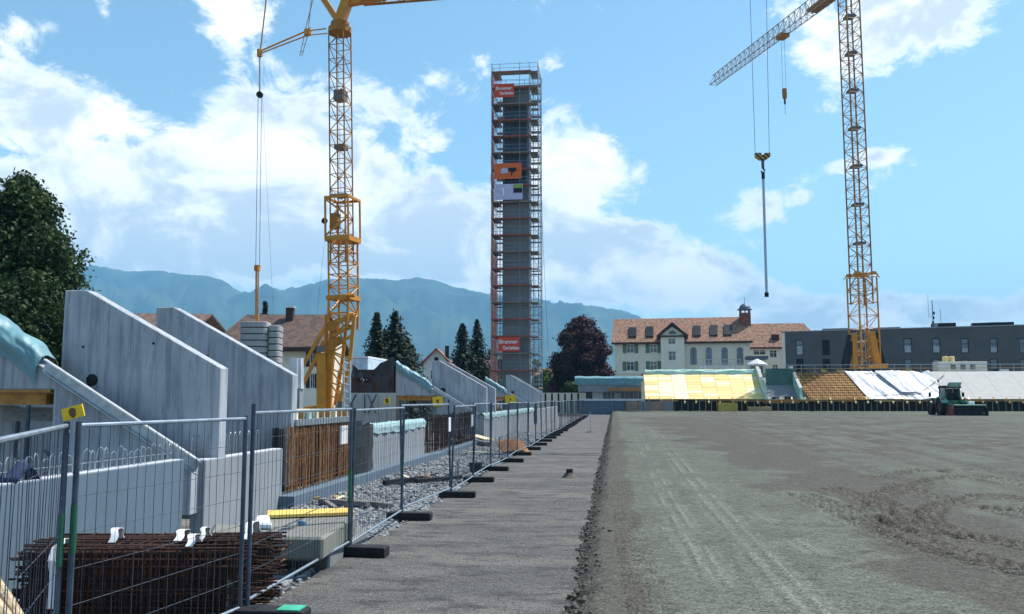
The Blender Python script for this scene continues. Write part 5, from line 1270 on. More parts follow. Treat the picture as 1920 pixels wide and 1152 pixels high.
m.add([g(0,0,0), g(0,0,-DPT), g(0,eave,-DPT), g(0,ridge-.3,-DPT/2), g(0,eave,0)], [(4,3,2,1,0)]); m.add([g(F.L,0,0), g(F.L,0,-DPT), g(F.L,eave,-DPT), g(F.L,ridge-.3,-DPT/2), g(F.L,eave,0)], [(0,1,2,3,4)]); m.add([g(0,0,-DPT), g(F.L,0,-DPT), g(F.L,eave,-DPT), g(0,eave,-DPT)], [(0,1,2,3)])
m.build('gable_walls', MCREAM, h, normals=False)
rf = MB()
for n0, n1 in ((.6, -DPT/2), (-DPT-.6, -DPT/2)):
    rf.hexa([g(-.5,eave-.25,n0), g(F.L+.5,eave-.25,n0), g(F.L+.5,ridge-.25,n1), g(-.5,ridge-.25,n1), g(-.5,eave,n0), g(F.L+.5,eave,n0), g(F.L+.5,ridge,n1), g(-.5,ridge,n1)])
rf = rf.build('roof', MROOF, h); F.box(-.5, F.L+.5, eave-.42, eave-.1, .35, .66, 'eaves_board', MEAVE, h)
sl_ = math.atan2(ridge-eave, DPT/2+.6)
for (x0, x1, y0, y1) in ((663,722,318,390),(799,857,311,388),(1167,1226,304,382),(1299,1358,300,378),(1407,1470,297,375)):
    a, b = zpx(x0, y1), zpx(x1, y0)
    us, vs = [], []
    P3 = []
    nrm = F.N*math.sin(sl_)+V((0,0,math.cos(sl_)))
    for q in ((a[0],a[1]),(b[0],a[1]),(b[0],b[1]),(a[0],b[1])):
        r = ray(*q); t = (g(0,eave,.6)-CAM).dot(nrm)/r.dot(nrm); P3.append(CAM+r*t)
    sk_ = MB().hexa([p+nrm*.05 for p in P3]+[p+nrm*.3 for p in P3]).build('skylight', MGLSD, h)
# projecting stair bay with pediment
wins2 = [ZR(973,1030,398,445), ZR(975,1032,498,570), ZR(978,1034,645,690)]
zb_ = F.uv(1261, 630)[1]; zp = F.uv(1259, 610)[1]
F.wall(ua, ub, 0, zb_, wins2, 'stair_bay_wall', MCREAM2, h, n=1.2)
for wn in wins2: F.window(wn, h, n=1.2, glassm=MGLS, framem=MWFR, bars=(1,1))
for u in (ua, ub): F.box(u-(.001 if u == ua else -.001)-.1*(u != ua), u+.1*(u == ua)+.001, 0, zb_, 0, 1.199, 'stair_bay_side', MCREAM2, h)
um = (ua+ub)/2
MB().prism([(ua-.1,zb_),(ub+.1,zb_),(um,zp-.35)], lambda a, b, t: F.pt(a, b, t), -3, 1.15).build('pediment', MCREAM2, h)
for s_, u in ((-1, ua-.7), (1, ub+.7)): MB().hexa([F.pt(u,zb_-.45,1.9), F.pt(um,zp,1.9), F.pt(um,zp,-4), F.pt(u,zb_-.45,-4), F.pt(u,zb_-.05,1.9), F.pt(um,zp+.42,1.9), F.pt(um,zp+.42,-4), F.pt(u,zb_-.05,-4)]).build('bay_roof', MROOF, h); F.box(min(u,um), max(u,um), zb_-.3, zb_-.02, 1.21, 1.6, 'cornice', MEAVE, h)
for s_ in (-1, 1): MB().beam(F.pt(um, zp+.2, 1.95), F.pt(um+s_*(um-ua+.75), zb_-.3, 1.95), .12, .4).build('verge_board', MEAVE, h)
MB().prism([(um+.75*math.cos(t), zb_+.25+.75*math.sin(t)) for t in np.linspace(0, math.pi, 9)], lambda a, b, t: F.pt(a, b, t), 1.16, 1.2).build('lunette', MGLS, h)
for xc in (1170, 1290, 1413, 1534):
    r_ = ZR(xc-24, xc+24, 463, 603); w2 = (r_[1]-r_[0])/2; uc = (r_[0]+r_[1])/2
    arch = lambda k: [(uc-w2*k, r_[2]-(k-1)*.5), (uc+w2*k, r_[2]-(k-1)*.5)]+[(uc+w2*k*math.cos(t), r_[3]-w2+w2*k*math.sin(t)) for t in np.linspace(0, math.pi, 12)]
    sr = MB().prism(arch(1.14), lambda a, b, t: F.pt(a, b, t), .0, .035).build('arched_surround', MCREAM2, h)
    MB().prism(arch(1.0), lambda a, b, t: F.pt(a, b, t), .036, .05).build('pane', MGLB, sr)
    F.box(uc-.03, uc+.03, r_[2]+.05, r_[3]-.1, .051, .08, 'glazing_bar', MDF, h)
F.box(-.05, .25, 0, eave-.3, .01, .12, 'corner_pilaster', MCREAM2, h); F.box(0, F.L, F.uv(1170,701)[1], F.uv(1170,697)[1], .005, .2, 'plinth_band', MCREAM2, h)
# belfry
def bel(px, py): return F.uv(px, py)
uc = bel(1400, 590)[0]; nb = -DPT/2+1.5; hw_ = 1.05
z0, z1, z2, z3 = bel(1400,614)[1], bel(1400,583)[1], bel(1400,577)[1], bel(1400,566)[1]
MBEL = M('belfry_shingle', (.20,.075,.05), .8, .25, 2)
bf = F.box(uc-hw_, uc+hw_, z0-2, z1, nb-hw_, nb+hw_, 'belfry', MBEL, h)
for a in (-1, 1):
    for b in (-1, 1): F.box(uc+a*hw_*.8-.16, uc+a*hw_*.8+.16, z1, z2+.05, nb+b*hw_*.8-.16, nb+b*hw_*.8+.16, 'belfry_post', MBEL, h)
F.box(uc-.1, uc+.1, z1, z2, nb+hw_*.8-.1, nb+hw_*.8+.1, 'belfry_post', MBEL, h)
c = F.pt(uc, 0, nb); MDOME = M('dome_sheet', (.10,.13,.18), .45, .2, 3, metal=.4)
MB().tube([V((c.x,c.y,z2+a)) for a in (0,.15,.2,.6,1.0,1.25,1.35)], [1.5,1.45,1.15,1.05,.75,.35,.06], 16).build('dome', MDOME, h, smooth=False); pbar('finial', (c.x,c.y,z2+1.3), (c.x,c.y,z3+1.4), .05, MDOME, h)
# rear wing
F2 = Fac(1409, 176, 1548, 174); h2 = T('school_wing', 'rear wing with red tiled roof behind the belfry house', 'building', F2.P0)
e2, r2_ = F2.uv(1460,651)[1], F2.uv(1460,602)[1]
def R42(FF, x0, x1, y0, y1, z=(1020,540)): a = FF.uv(z[0]+x0*Z4, z[1]+y1*Z4); b = FF.uv(z[0]+x1*Z4, z[1]+y0*Z4); return (a[0], b[0], a[1], b[1])
w2 = [R42(F2,1640,1735,485,525), R42(F2,1768,1822,487,545), R42(F2,1790,1830,600,655)]
F2.wall(-3, F2.L, 0, e2, w2, 'facade_wall', MCREAM2, h2)
for wn in w2: F2.window(wn, h2, glassm=MGLS, framem=MWFR)
q = F2.pt
MB().hexa([q(-3,e2-.2,.5), q(F2.L+.3,e2-.2,.5), q(F2.L-2.6,r2_-.2,-6), q(-3,r2_-.2,-6), q(-3,e2,.5), q(F2.L+.3,e2,.5), q(F2.L-2.6,r2_,-6), q(-3,r2_,-6)]).build('roof', MROOF, h2)
MB().add([q(F2.L+.3,e2,.5), q(F2.L+.3,e2,-12), q(F2.L-2.6,r2_,-6)], [(0,1,2)]).build('hip', MROOF, h2, normals=False); F2.box(-3, F2.L, e2-.35, e2-.1, .3, .55, 'eaves_board', MEAVE, h2)
a, b = F2.uv(1451,640), F2.uv(1461,630); F2.box(a[0]-.2, b[0]+.2, a[1], b[1]+.4, -2.0, -1.2, 'dormer', MEAVE, h2)
o = T('patio_kiosk', 'small pavilion with blue roof and white awning before the rear wing', 'pavilion', at_d(1420,748,158))
p = at_d(1424, 700, 158); pz = lambda y_: at_d(1424, y_, 158).z
MB().box(p.x-2.0, p.x+1.3, p.y, p.y+3, 0, pz(676)).build('kiosk_body', MCREAM2, o); MB().box(p.x-2.1, p.x+1.6, p.y-.3, p.y+3.2, pz(674), pz(668)).build('kiosk_roof', MDOME, o); MB().box(p.x-1.6, p.x+.6, p.y-.06, p.y-.01, pz(700), pz(681)).build('glazing', MGLS, o)
MB().box(p.x-2.2, p.x+.6, p.y-.9, p.y-.3, pz(684), pz(681)).build('awning', MWHT, o)
# grey flat roofed block
F3 = Fac(1470, 152, 1990, 136); h3 = T('grey_block', 'long dark grey flat roofed building with narrow tall windows', 'building', F3.P0)
MGB = M('dark_grey_render', (.10,.102,.105), .85, .08, .4); MCOP = M('roof_coping', (.25,.27,.29), .5, .1, 1, metal=.4)
tp = F3.uv(1700, 617)[1]
wl = []
for x0, x1 in ((135,190),(343,398),(980,1040),(1205,1262),(1430,1485),(1655,1712),(1885,1945)):
    up_ = R42(F3, x0, x1, 405 if x0 < 500 else 393, 528 if x0 < 500 else 512, (1460,540)); lo_ = R42(F3, x0+4, x1+4, 555, 660, (1460,540)); wl += [up_, lo_]
F3.wall(0, F3.L, 0, tp, wl, 'facade_wall', MGB, h3, rev=.3)
for i, wn in enumerate(wl):
    w_ = F3.window(wn, h3, rev=.26, bars=(0,1), fr=.12, glassm=(MGLSD if i in (1,2,3) else MGLB), framem=MDF)
    if i in (0, 4, 6, 8, 9, 10): F3.box(wn[0]+.14, wn[1]-.14, wn[2]+.14, wn[2]+(wn[3]-wn[2])*random.uniform(.3,.7), -.255, -.235, 'blind', M('blind_%d' % i, (.38,.44,.46), .7), w_)
F3.box(-.1, F3.L, tp, tp+.18, -14, .12, 'roof_coping', MCOP, h3); F3.box(0, F3.L, 0, tp-.02, -14, -.5, 'building_core', MBLK, h3)
F3.box(-.02, .5, 0, tp-.05, -10, .02, 'pale_corner', MCREAM2, h3)
def roofbox(px0, px1, py0, py1, mat, label, dn=-4):
    a, b = F3.uv(px0, py1), F3.uv(px1, py0); o = F3.box(a[0], b[0], tp+.15, b[1]+.75, dn-2.5, dn, 'roof_unit', mat, None); tag(o, label, 'roof unit'); return b[1]
roofbox(1751, 1797, 610, 619, MBLK, 'black ventilation unit on the grey roof beside the antenna'); roofbox(1752,1762,611,619, MCOP, 'pale box at the end of the black ventilation unit', -3.9)
roofbox(1829, 1857, 610, 618, MGLSD, 'dark solar panel row on the grey roof, first panel'); roofbox(1858, 1883, 609, 618, MGLSD, 'dark solar panel row on the grey roof, middle panel'); roofbox(1884, 1909, 608.5, 618, MGLSD, 'dark solar panel row on the grey roof, last panel')
roofbox(1640, 1690, 618, 622, MCT, 'low flat roof unit right beside the lattice crane'); roofbox(1540, 1590, 620, 624, MCT, 'low flat roof unit left beside the lattice crane')
a = F3.uv(1752.5, 612); p = F3.pt(a[0], tp, -3); zt_ = F3.uv(1752, 560)[1]
o = T('roof_antenna', 'thin antenna mast with whips on the grey roof', 'antenna', p); pbar('mast', p, V((p.x,p.y,zt_)), .06, MBLK, o); pbar('whip', p+F3.U*1.2, V((p.x,p.y,tp+3.4))+F3.U*1.2, .03, MBLK, o); pbar('whip', p-F3.U*.6+V((0,0,2)), V((p.x,p.y,tp+6))-F3.U*.6, .02, MBLK, o); pbar('arm', p-F3.U*.6+V((0,0,2.3)), p+V((0,0,2.3)), .02, MBLK, o)
for q in range(3): pbox('antenna_panel', p+V((.1*q,0,1.2+q*.8)), (.25,.2,.5), MBLK, o)

# ------------------------------------------------------------------ houses on the left
FH = Fac(432, 64, 600, 64); hh = T('brown_roof_house', 'white house with brown tiled roof and dark shutters behind the crane', 'building', FH.P0)
eL, rL = FH.uv(600,648)[1], FH.uv(520,579)[1]; dH = 9.0
wH = [(lambda A, Bq: (A[0], Bq[0], A[1], Bq[1]))(FH.uv(581,728), FH.uv(590,701)), (lambda A, Bq: (A[0], Bq[0], A[1], Bq[1]))(FH.uv(581,688), FH.uv(591,652))]
FH.wall(0, FH.L, 0, eL, wH, 'facade_wall', MCREAM2, hh)
for wn in wH:
    FH.window(wn, hh, glassm=MGLSD, framem=MWFR, fr=.05)
    for a in (wn[0]-.3, wn[1]+.02): FH.box(a, a+.28, wn[2], wn[3], .01, .05, 'shutter', MDF, hh)
g = FH.pt
MB().add([g(FH.L,0,0), g(FH.L,0,-dH), g(FH.L,eL,-dH), g(FH.L,rL-.3,-dH/2), g(FH.L,eL,0)], [(0,1,2,3,4)]).build('gable_wall', MCREAM2, hh, normals=False)
MB().add([g(0,0,0), g(0,0,-dH), g(0,eL,-dH), g(0,rL-.3,-dH/2), g(0,eL,0)], [(0,1,2,3,4)]).build('gable_wall', MCREAM2, hh, normals=False)
ul = -FH.uv(440,640)[0] + FH.uv(404,620)[0]; ur = 0
rm = MB()
for n0 in (.9, -dH-.9): rm.hexa([g(-1.6,eL-.35,n0), g(FH.L+.5,eL-.35,n0), g(FH.L-.4,rL-.2,-dH/2), g(-.4,rL-.2,-dH/2), g(-1.6,eL-.15,n0), g(FH.L+.5,eL-.15,n0), g(FH.L-.4,rL,-dH/2), g(-.4,rL,-dH/2)])
rm.build('roof', MROOFB, hh); FH.box(-1.5, FH.L+.4, eL-.5, eL-.3, .75, .95, 'gutter', MEAVE, hh)
a = FH.uv(521, 580); zt_ = FH.uv(521,569)[1]
FH.box(a[0]-.28, a[0]+.28, rL-2.2, zt_, -dH/2+.6, -dH/2+1.2, 'chimney', MEAVE, hh); FH.box(a[0]-.36, a[0]+.36, zt_+.01, zt_+.16, -dH/2+.5, -dH/2+1.3, 'chimney_cap', MALU, hh)
p = FH.pt(FH.uv(473,578)[0], rL, -dH/2); pbar('aerial', p-V((0,0,.3)), p+V((0,0,2.0)), .02, MST, hh); pbar('aerial_arm', p+V((-.5,0,1.4)), p+V((.5,0,1.4)), .015, MST, hh)
FB = Fac(190, 82, 330, 80); hb_ = T('red_roof_house', 'house with weathered red roof seen between the wedge walls', 'building', FB.P0); g = FB.pt
eB, rB = FB.uv(260,640)[1], FB.uv(225,578)[1]; 
FB.wall(0, FB.L, 0, eB, [], 'facade_wall', MCREAM2, hb_)
for n0 in (.7, -9.7): MB().hexa([g(-.5,eB-.3,n0), g(FB.L+.5,eB-.3,n0), g(FB.L+.5,rB-.5,-4.5), g(-.5,rB-.2,-4.5), g(-.5,eB-.1,n0), g(FB.L+.5,eB-.1,n0), g(FB.L+.5,rB-.3,-4.5), g(-.5,rB,-4.5)]).build('roof', roofmat('roof_tiles_faded_%d' % int(n0+20), (.26,.15,.11), (.21,.125,.10), (.11,.08,.07)), hb_)
for px_ in (268, 273, 280, 296): a = FB.uv(px_, 590); FB.box(a[0]-.1, a[0]+.1, rB-1.8, a[1]+.2, -3.6, -3.3, 'vent_pipe', MEAVE, hb_)
def small_house(px0, px1, apex, base, eavey, d, label, mw, mr, gable=True):
    FF = Fac(px0, d, px1, d); o = T('village_house', label, 'building', FF.P0); g = FF.pt; ez, az_ = FF.uv((px0+px1)/2, eavey)[1], FF.uv((px0+px1)/2, apex)[1]; L = FF.L; D_ = 9
    wn = [(L*.28, L*.40, ez-2.0, ez-.8), (L*.58, L*.70, ez-2.0, ez-.8)]
    FF.wall(0, L, 0, ez, wn, 'front_wall', mw, o)
    for x in wn: FF.window(x, o, glassm=MGLSD, framem=MWFR, fr=.06)
    if gable:
        MB().add([g(0,ez,0), g(L,ez,0), g(L/2,az_,0)], [(0,1,2)]).build('gable', mw, o, normals=False)
        FF.box(L*.42, L*.58, ez+.1, ez+.8, .01, .04, 'gable_window', MGLSD, o)
        for s_ in (0, 1):
            u = -.5 if s_ == 0 else L+.5
            MB().hexa([g(u,ez-.35,.6), g(L/2,az_,.6), g(L/2,az_,-D_), g(u,ez-.35,-D_), g(u,ez-.15,.6), g(L/2,az_+.22,.6), g(L/2,az_+.22,-D_), g(u,ez-.15,-D_)]).build('roof', mr, o)
        MB().add([g(L,0,0), g(L,0,-D_), g(L,ez,-D_), g(L,ez,0)], [(0,1,2,3)]).build('side_wall', mw, o, normals=False)
    else:
        for n0 in (.6, -D_-.6): MB().hexa([g(-.5,ez-.3,n0), g(L+.5,ez-.3,n0), g(L+.5,az_-.2,-D_/2), g(-.5,az_-.2,-D_/2), g(-.5,ez-.1,n0), g(L+.5,ez-.1,n0), g(L+.5,az_,-D_/2), g(-.5,az_,-D_/2)]).build('roof', mr, o)
    FF.box(L*.75, L*.75+.5, az_-1.5, az_+.7, -D_*.4, -D_*.4+.5, 'chimney', MEAVE, o)
small_house(793, 842, 656, 712, 682, 108, 'small white gabled house with orange roof behind the raker', M('white_render', (.72,.72,.70), .8, .05), MROOFO)
small_house(876, 925, 668, 720, 684, 120, 'low brown house with dark roof beside the tall conifers', M('brown_render', (.22,.10,.08), .8), MROOFB, False)
small_house(1008, 1062, 690, 740, 708, 140, 'brick red house with brown roof beside the purple beech', M('red_render', (.28,.13,.10), .8), MROOFO, False)
o = T('half_timbered_shed', 'pale half timbered shed wall right of the tower foot', 'shed', at_d(1036,740,118)); p = at_d(1036, 745, 118)
MB().box(p.x-2.2, p.x+4.5, p.y, p.y+3, 0, 2.9).build('shed_wall', MCREAM2, o)
for q in range(7): pbx('timber_post', p.x-2.0+q*.9, p.x-1.75+q*.9, p.y-.06, p.y-.005, .2, 2.8, MEAVE, o)

# ------------------------------------------------------------------ tractor with grading attachment
tp_ = at_z(1800, 781, .43); 
tr = T('tractor', 'green farm tractor with wide green grading attachment on the field', 'tractor', tp_)
MTG = M('tractor_green', (.03,.10,.055), .4, .15, 3, spec=.5); MTGL = M('tractor_green_light', (.16,.36,.28), .45, .1, 3); MRIM = M('wheel_rim_red', (.20,.05,.04), .5); MTGLS = glass('cab_glass', (.22,.26,.27), .1)
HD = rz(rad(0)); s_ = 1.0                              # heading: away from the camera and to the left
base = V((tp_.x-.15, tp_.y+1.6, .42))
def tl(x, y, z): return base + HD @ V((x*s_, y*s_, z*s_))
def tbox(nm, x0, x1, y0, y1, z0, z1, mat, par=tr, bev=.03, top=1.0):
    m = MB(); cx_ = (x0+x1)/2; cy_ = (y0+y1)/2
    P_ = [(x0,y0,z0),(x1,y0,z0),(x1,y1,z0),(x0,y1,z0)]; Q_ = [(cx_+(x-cx_)*top, cy_+(y-cy_)*top, z1) for x, y, _ in P_]
    return m.hexa([tl(*p) for p in P_+Q_]).mesh(nm, mat, bevel=bev) and m.build(nm, mat, par, bevel=bev)
def wheel(x, y, r, w_):
    wh = MB()
    prof = [(-.5,.55),(-.5,.9),(-.38,1.0),(.38,1.0),(.5,.9),(.5,.55)]; n = 24
    vs = [tl(x+a*w_, y+r*b*math.cos(2*math.pi*k/n), r+r*b*math.sin(2*math.pi*k/n)) for k in range(n) for a, b in prof]; m_ = len(prof)
    wh.add(vs, [(k*m_+i, k*m_+i+1, ((k+1) % n)*m_+i+1, ((k+1) % n)*m_+i) for k in range(n) for i in range(m_-1)])
    for k in range(n):
        a = 2*math.pi*(k+.5)/n
        for sd in (-.22, .22): wh.beam(tl(x+sd*w_*.1, y+r*1.0*math.cos(a), r+r*1.0*math.sin(a)), tl(x+sd*2.1*w_, y+r*1.0*math.cos(a+.12), r+r*1.0*math.sin(a+.12)), .07, .07)
    wo_ = wh.build('wheel', MBLK, tr)
    MB().bar(tl(x-.3*w_,y,r), tl(x+.3*w_,y,r), r*.56, 16).build('rim', MRIM, wo_); MB().bar(tl(x-.45*w_,y,r), tl(x+.45*w_,y,r), r*.16, 10).build('hub', MTG, wo_)
for sx in (-.92, .92): wheel(sx, 0, .88, .56); wheel(sx, 2.55, .64, .44)
tbox('bonnet', -.42, .42, 1.2, 3.3, 1.0, 1.75, MTG, top=.9); tbox('chassis', -.35, .35, -.3, 3.2, .6, 1.05, MBLK); tbox('cab_base', -.72, .72, -.55, 1.15, .95, 1.55, MTG)
for x in (-.7, .7):
    for y in (-.55, 1.1): pbeam('cab_pillar', tl(x,y,1.5), tl(x*.9,y*.85,2.72), .09, .09, MTG, tr)
tbox('cab_roof', -.80, .80, -.78, 1.15, 2.70, 2.95, MBLK, top=.9, bev=.06)
for x in (-.68, .68): MB().hexa([tl(x-.01,-.5,1.56), tl(x+.01,-.5,1.56), tl(x+.01,1.05,1.56), tl(x-.01,1.05,1.56), tl(x*.92-.01,-.45,2.68), tl(x*.92+.01,-.45,2.68), tl(x*.92+.01,.92,2.68), tl(x*.92-.01,.92,2.68)]).build('side_glass', MTGLS, tr)
MB().hexa([tl(-.62,1.06,1.56), tl(.62,1.06,1.56), tl(.62,1.08,1.56), tl(-.62,1.08,1.56), tl(-.56,.9,2.68), tl(.56,.9,2.68), tl(.56,.92,2.68), tl(-.56,.92,2.68)]).build('windscreen', MTGLS, tr)
MB().hexa([tl(-.6,-.62,2.74), tl(.6,-.62,2.74), tl(.6,-1.35,3.22), tl(-.6,-1.35,3.22), tl(-.6,-.6,2.77), tl(.6,-.6,2.77), tl(.6,-1.33,3.25), tl(-.6,-1.33,3.25)]).build('raised_rear_window', MTEALL, tr)
for x in (-.55, .55): pbar('window_strut', tl(x,-.5,2.2), tl(x,-1.1,3.05), .02, MBLK, tr)
tbox('seat', -.28, .28, -.2, .35, 1.45, 1.7, MBLK); tbox('seat_back', -.26, .26, -.3, -.14, 1.6, 2.25, MBLK)
for sx in (-1, 1):
    fd = MB(); fd.grid(10, 3, lambda u, v: tl(sx*(.58+.62*v), .95*math.cos(math.pi*(.12+.76*u)), .92+.96*math.sin(math.pi*(.12+.76*u)))); ob = fd.build('mudguard', MTG if sx > 0 else MTGL, tr, smooth=True); md = ob.modifiers.new('t','SOLIDIFY'); md.thickness = .05
    pbeam('mirror_arm', tl(sx*.75,1.0,2.35), tl(sx*1.45,1.1,2.35), .04,.04, MBLK, tr); tbox('mirror', sx*1.55-.11, sx*1.55+.11, 1.02, 1.12, 1.85, 2.3, MBLK, bev=.02)
    tbox('rear_lamp', sx*1.0-.12, sx*1.0+.12, -.72, -.62, 1.55, 1.72, M('lamp_%d' % (sx+1), (.4,.03,.02), .4), bev=.01)
pbar('exhaust', tl(-.5,1.5,1.6), tl(-.5,1.5,2.9), .05, MBLK, tr); pbar('beacon_stalk', tl(-.7,.6,2.9), tl(-.85,.65,3.3), .02, MBLK, tr); MB().tube([tl(-.85,.65,3.28), tl(-.85,.65,3.4), tl(-.85,.65,3.48)], [.07,.08,.04], 8).build('beacon', MBLK, tr)
gr = T('grading_attachment', 'wide dark box grader with green top behind the tractor', 'grader', tl(.3,-2,0))
tbox('grader_hood', -.6, 2.25, -2.35, -1.05, 1.02, 1.12, MTGL, gr, .02); tbox('grader_box', -.58, 2.2, -2.2, -1.1, .22, 1.015, MBLK, gr, .03)
tbox('side_plate', -.78, -.62, -2.3, -.9, .05, .95, MRIM, gr, .02); tbox('side_plate', 2.26, 2.38, -2.5, -.9, .02, .85, MBLK, gr, .02)
for q in range(4): pbar('depth_roller', tl(-.5+q*.68,-2.35,.22), tl(.1+q*.68,-2.35,.22), .2, MBLK, gr)
for x in (-.3,.3): pbeam('link_arm', tl(x,-.4,.8), tl(x,-1.2,.75), .1,.14, MBLK, tr)
# tarp heap by the right margin and white box on grader
o = MB().box(*[0,.5,0,.4,0,.3]).build('white_canister', MWP, bevel=.03); o.location = tl(1.05,-1.6,1.13); tag(o, 'white canister standing on the grader hood', 'canister')
# ------------------------------------------------------------------ trees
def leafmat(n, c, c2, tr_=.3): return M(n, c, .65, .3, .9, c2=c2, trans=tr_, spec=.25, detail=3)
def leaves(cl, n, size, name, mat, parent, flat=.35, seed=1):
    "n leaf quads spread through ellipsoid clumps cl = [(centre, radius3)]"
    r = np.random.default_rng(seed); C = np.array([c for c, _ in cl]); Rr = np.array([q for _, q in cl]); w_ = np.prod(Rr, 1)**(2/3); w_ /= w_.sum()
    k = r.choice(len(cl), n, p=w_); d = r.normal(size=(n, 3)); d /= np.linalg.norm(d, axis=1)[:,None]
    rad_ = r.random(n)**.38*(1+.18*r.normal(size=n)); P = C[k]+d*Rr[k]*rad_[:,None]
    nrm = d*.7+r.normal(size=(n,3))*.75+np.array([0,0,flat]); nrm /= np.linalg.norm(nrm, axis=1)[:,None]
    t = np.cross(nrm, r.normal(size=(n,3))); t /= np.linalg.norm(t, axis=1)[:,None]; b = np.cross(nrm, t)
    s = size*(.6+.8*r.random(n))[:,None]
    Vv = np.stack([P-t*s, P-b*s*.55+nrm*s*.12, P+t*s, P+b*s*.55+nrm*s*.12], 1).reshape(-1,3)
    return stuff(link(name, npmesh(name, Vv, np.arange(n*4).reshape(n,4), mat, False), parent))
def broadleaf(name, base, H, crown, label, cat, mat, nleaf, size, seed, bark=None, clumps=40, z0=.25, shape=lambda t: math.sin(math.pi*min(1, t*.9+.12))**.7, group=None, limbs=True):
    r = random.Random(seed); o = T(name, label, cat, base, group); bx_, by_ = base[0], base[1]; bark = bark or MBARK
    MB().tube([V((bx_,by_,-.3)), V((bx_+.1,by_,H*.25)), V((bx_-.05,by_+.1,H*.55)), V((bx_,by_,H*.85))], [H*.035,H*.026,H*.016,H*.006], 9).build('trunk', bark, o, smooth=True)
    cl = []
    for i in range(clumps):
        t = r.random(); rr_ = shape(t)*crown; a = r.random()*6.283; q = r.random()**.55
        c = V((bx_+math.cos(a)*rr_*q*.88, by_+math.sin(a)*rr_*q*.88, H*(z0+(1-z0)*t*.96))); s = crown*(r.uniform(.10,.24) if clumps > 100 else r.uniform(.16,.34))*(.6+.45*shape(t))
        cl.append(((c.x,c.y,c.z), (s, s, s*r.uniform(.6,1.0))))
        if limbs and i % 2 == 0:
            tz = max(H*.18, c.z-H*.18); MB().tube([V((bx_,by_,tz)), V((bx_,by_,tz)).lerp(c,.55)+V((0,0,.2)), c], [H*.011,H*.007,H*.003], 5).build('limb', bark, o)
    leaves(cl, nleaf, size, 'crown', mat, o, seed=seed); return o
def conifer(base, H, R_, label, mat, seed, group='dark conifers', nlev=None):
    r = np.random.default_rng(seed); o = T('conifer', label, 'conifer tree', base, group); bx_, by_ = base[0], base[1]
    MB().tube([V((bx_,by_,-.3)), V((bx_,by_,H*.5)), V((bx_,by_,H))], [H*.022,H*.012,.01], 7).build('trunk', MBARK, o)
    P, N, S = [], [], []
    z = H*.06
    while z < H*.99:
        t = z/H; L = R_*(1-t)**.8*(.8+.35*r.random())+.06; nb_ = int(7+6*(1-t)); a0 = r.random()*6.28
        for k in range(nb_):
            a = a0+2*math.pi*k/nb_+r.normal()*.15; l = L*(.7+.45*r.random()); m_ = int(6+l*9)
            for q in range(m_):
                u = (q+r.random())/m_; dr = -.28*u*u*l+.10*u*l
                P.append((bx_+math.cos(a)*l*u+r.normal()*.07, by_+math.sin(a)*l*u+r.normal()*.07, z+dr+r.normal()*.09)); N.append((math.cos(a)*.4+r.normal()*.5, math.sin(a)*.4+r.normal()*.5, .7+r.normal()*.4)); S.append(.10+.13*(1-u*.5))
        z += H*.022*(.8+.4*r.random())
    P = np.array(P); nrm = np.array(N); nrm /= np.linalg.norm(nrm, axis=1)[:,None]; n = len(P); s = np.array(S)[:,None]*(H/10)**.5
    t_ = np.cross(nrm, r.normal(size=(n,3))); t_ /= np.linalg.norm(t_, axis=1)[:,None]; b = np.cross(nrm, t_)
    Vv = np.stack([P-t_*s, P-b*s*.5, P+t_*s, P+b*s*.5], 1).reshape(-1,3)
    stuff(link('crown', npmesh('crown', Vv, np.arange(n*4).reshape(n,4), mat, False), o)); return o
MBARK = M('bark', (.09,.07,.05), .9, .3, 6, bump=.4)
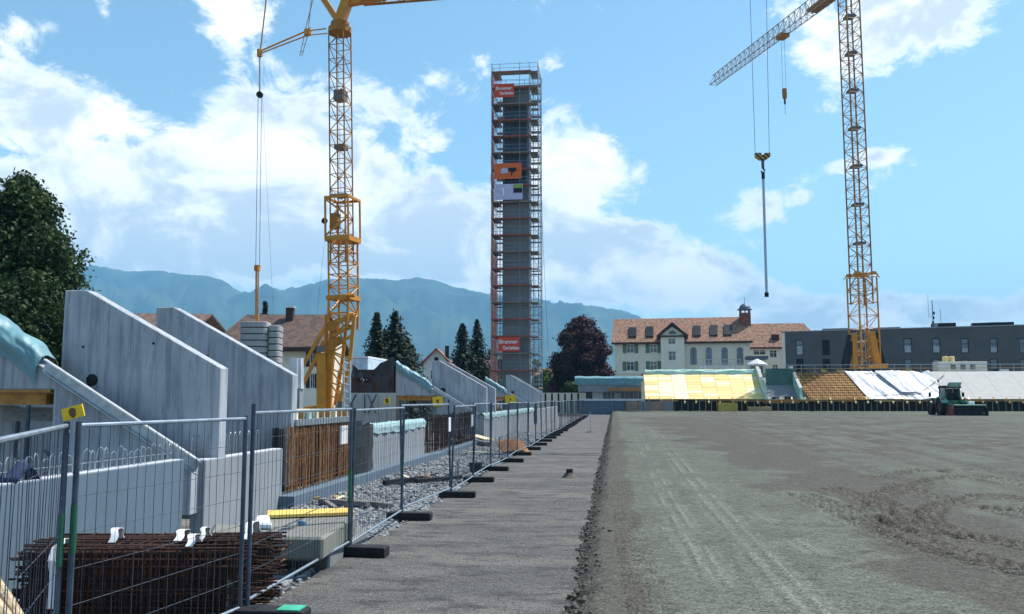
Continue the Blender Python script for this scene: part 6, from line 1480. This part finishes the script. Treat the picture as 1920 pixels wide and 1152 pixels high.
ML1 = leafmat('leaf_dark_green', (.048,.088,.026), (.02,.042,.014)); ML2 = leafmat('leaf_fresh_green', (.11,.17,.03), (.06,.11,.025)); ML3 = leafmat('leaf_purple', (.085,.036,.042), (.028,.014,.02), .25); ML4 = leafmat('needle_dark', (.022,.045,.024), (.010,.022,.014), .15)
def gpos(px, d): p = at_d(px, 748, d); return (p.x, p.y, 0)
def zh(px, py, d): return at_d(px, py, d).z
broadleaf('hornbeam_tree', gpos(18, 40), zh(20,322,40), 6.7, 'large dark green broadleaf tree behind the nearest wedge wall', 'tree', ML1, 75000, .12, 3, clumps=230, z0=.10, shape=lambda t: (max(0,1-t))**.85*(.85+.25*min(1,t*5)))
for (px, top, d, R_, lb, sd) in ((704,585,72,2.4,'slim dark conifer beside the black foil store',1),(739,583,74,4.0,'broad dark conifer with pointed top beside the slim one',2),(722,622,73,3.4,'shorter dark conifer between the two taller ones',3),(762,632,76,3.8,'spreading dark conifer next to the small white house',4),(690,660,70,2.0,'low dark conifer at the edge of the group',5)):
    conifer(gpos(px,d), zh(px,top,d), R_, lb, ML4, sd)
conifer(gpos(866,112), zh(866,605,112), 3.8, 'narrow dark spruce nearest the small orange roofed house', ML4, 8); conifer(gpos(894,114), zh(894,600,114), 3.8, 'narrow dark spruce nearest the tower scaffold', ML4, 9)
conifer(gpos(492,90), zh(492,566,90), 1.2, 'conifer tip rising behind the brown roof ridge', ML4, 10)
broadleaf('copper_beech', gpos(1090,135), zh(1090,590,135), 6.2, 'dark purple copper beech beside the cream school house', 'tree', ML3, 62000, .2, 77, clumps=300, z0=.06, shape=lambda t: (max(0,1-t**2.2)**.55)*(.8+.2*min(1,t*4)))
for (px, top, d, R_, lb, sd) in ((900,664,125,2.6,'fresh green bush tree behind the low brown house',21),(925,655,128,3.0,'fresh green tree left of the tower foot',22),(1004,676,130,2.6,'fresh green tree right of the tower foot',23),(672,676,95,2.8,'fresh green tree behind the pale van',24),(915,690,118,1.8,'low fresh green shrub before the brown house',25),(1066,712,128,2.5,'low dark bush under the copper beech',26)):
    broadleaf('village_tree', gpos(px,d), zh(px,top,d), R_, lb, 'tree', ML2 if sd < 26 else ML1, 5000, .22, sd, clumps=22, group='fresh green trees in the village', limbs=False)
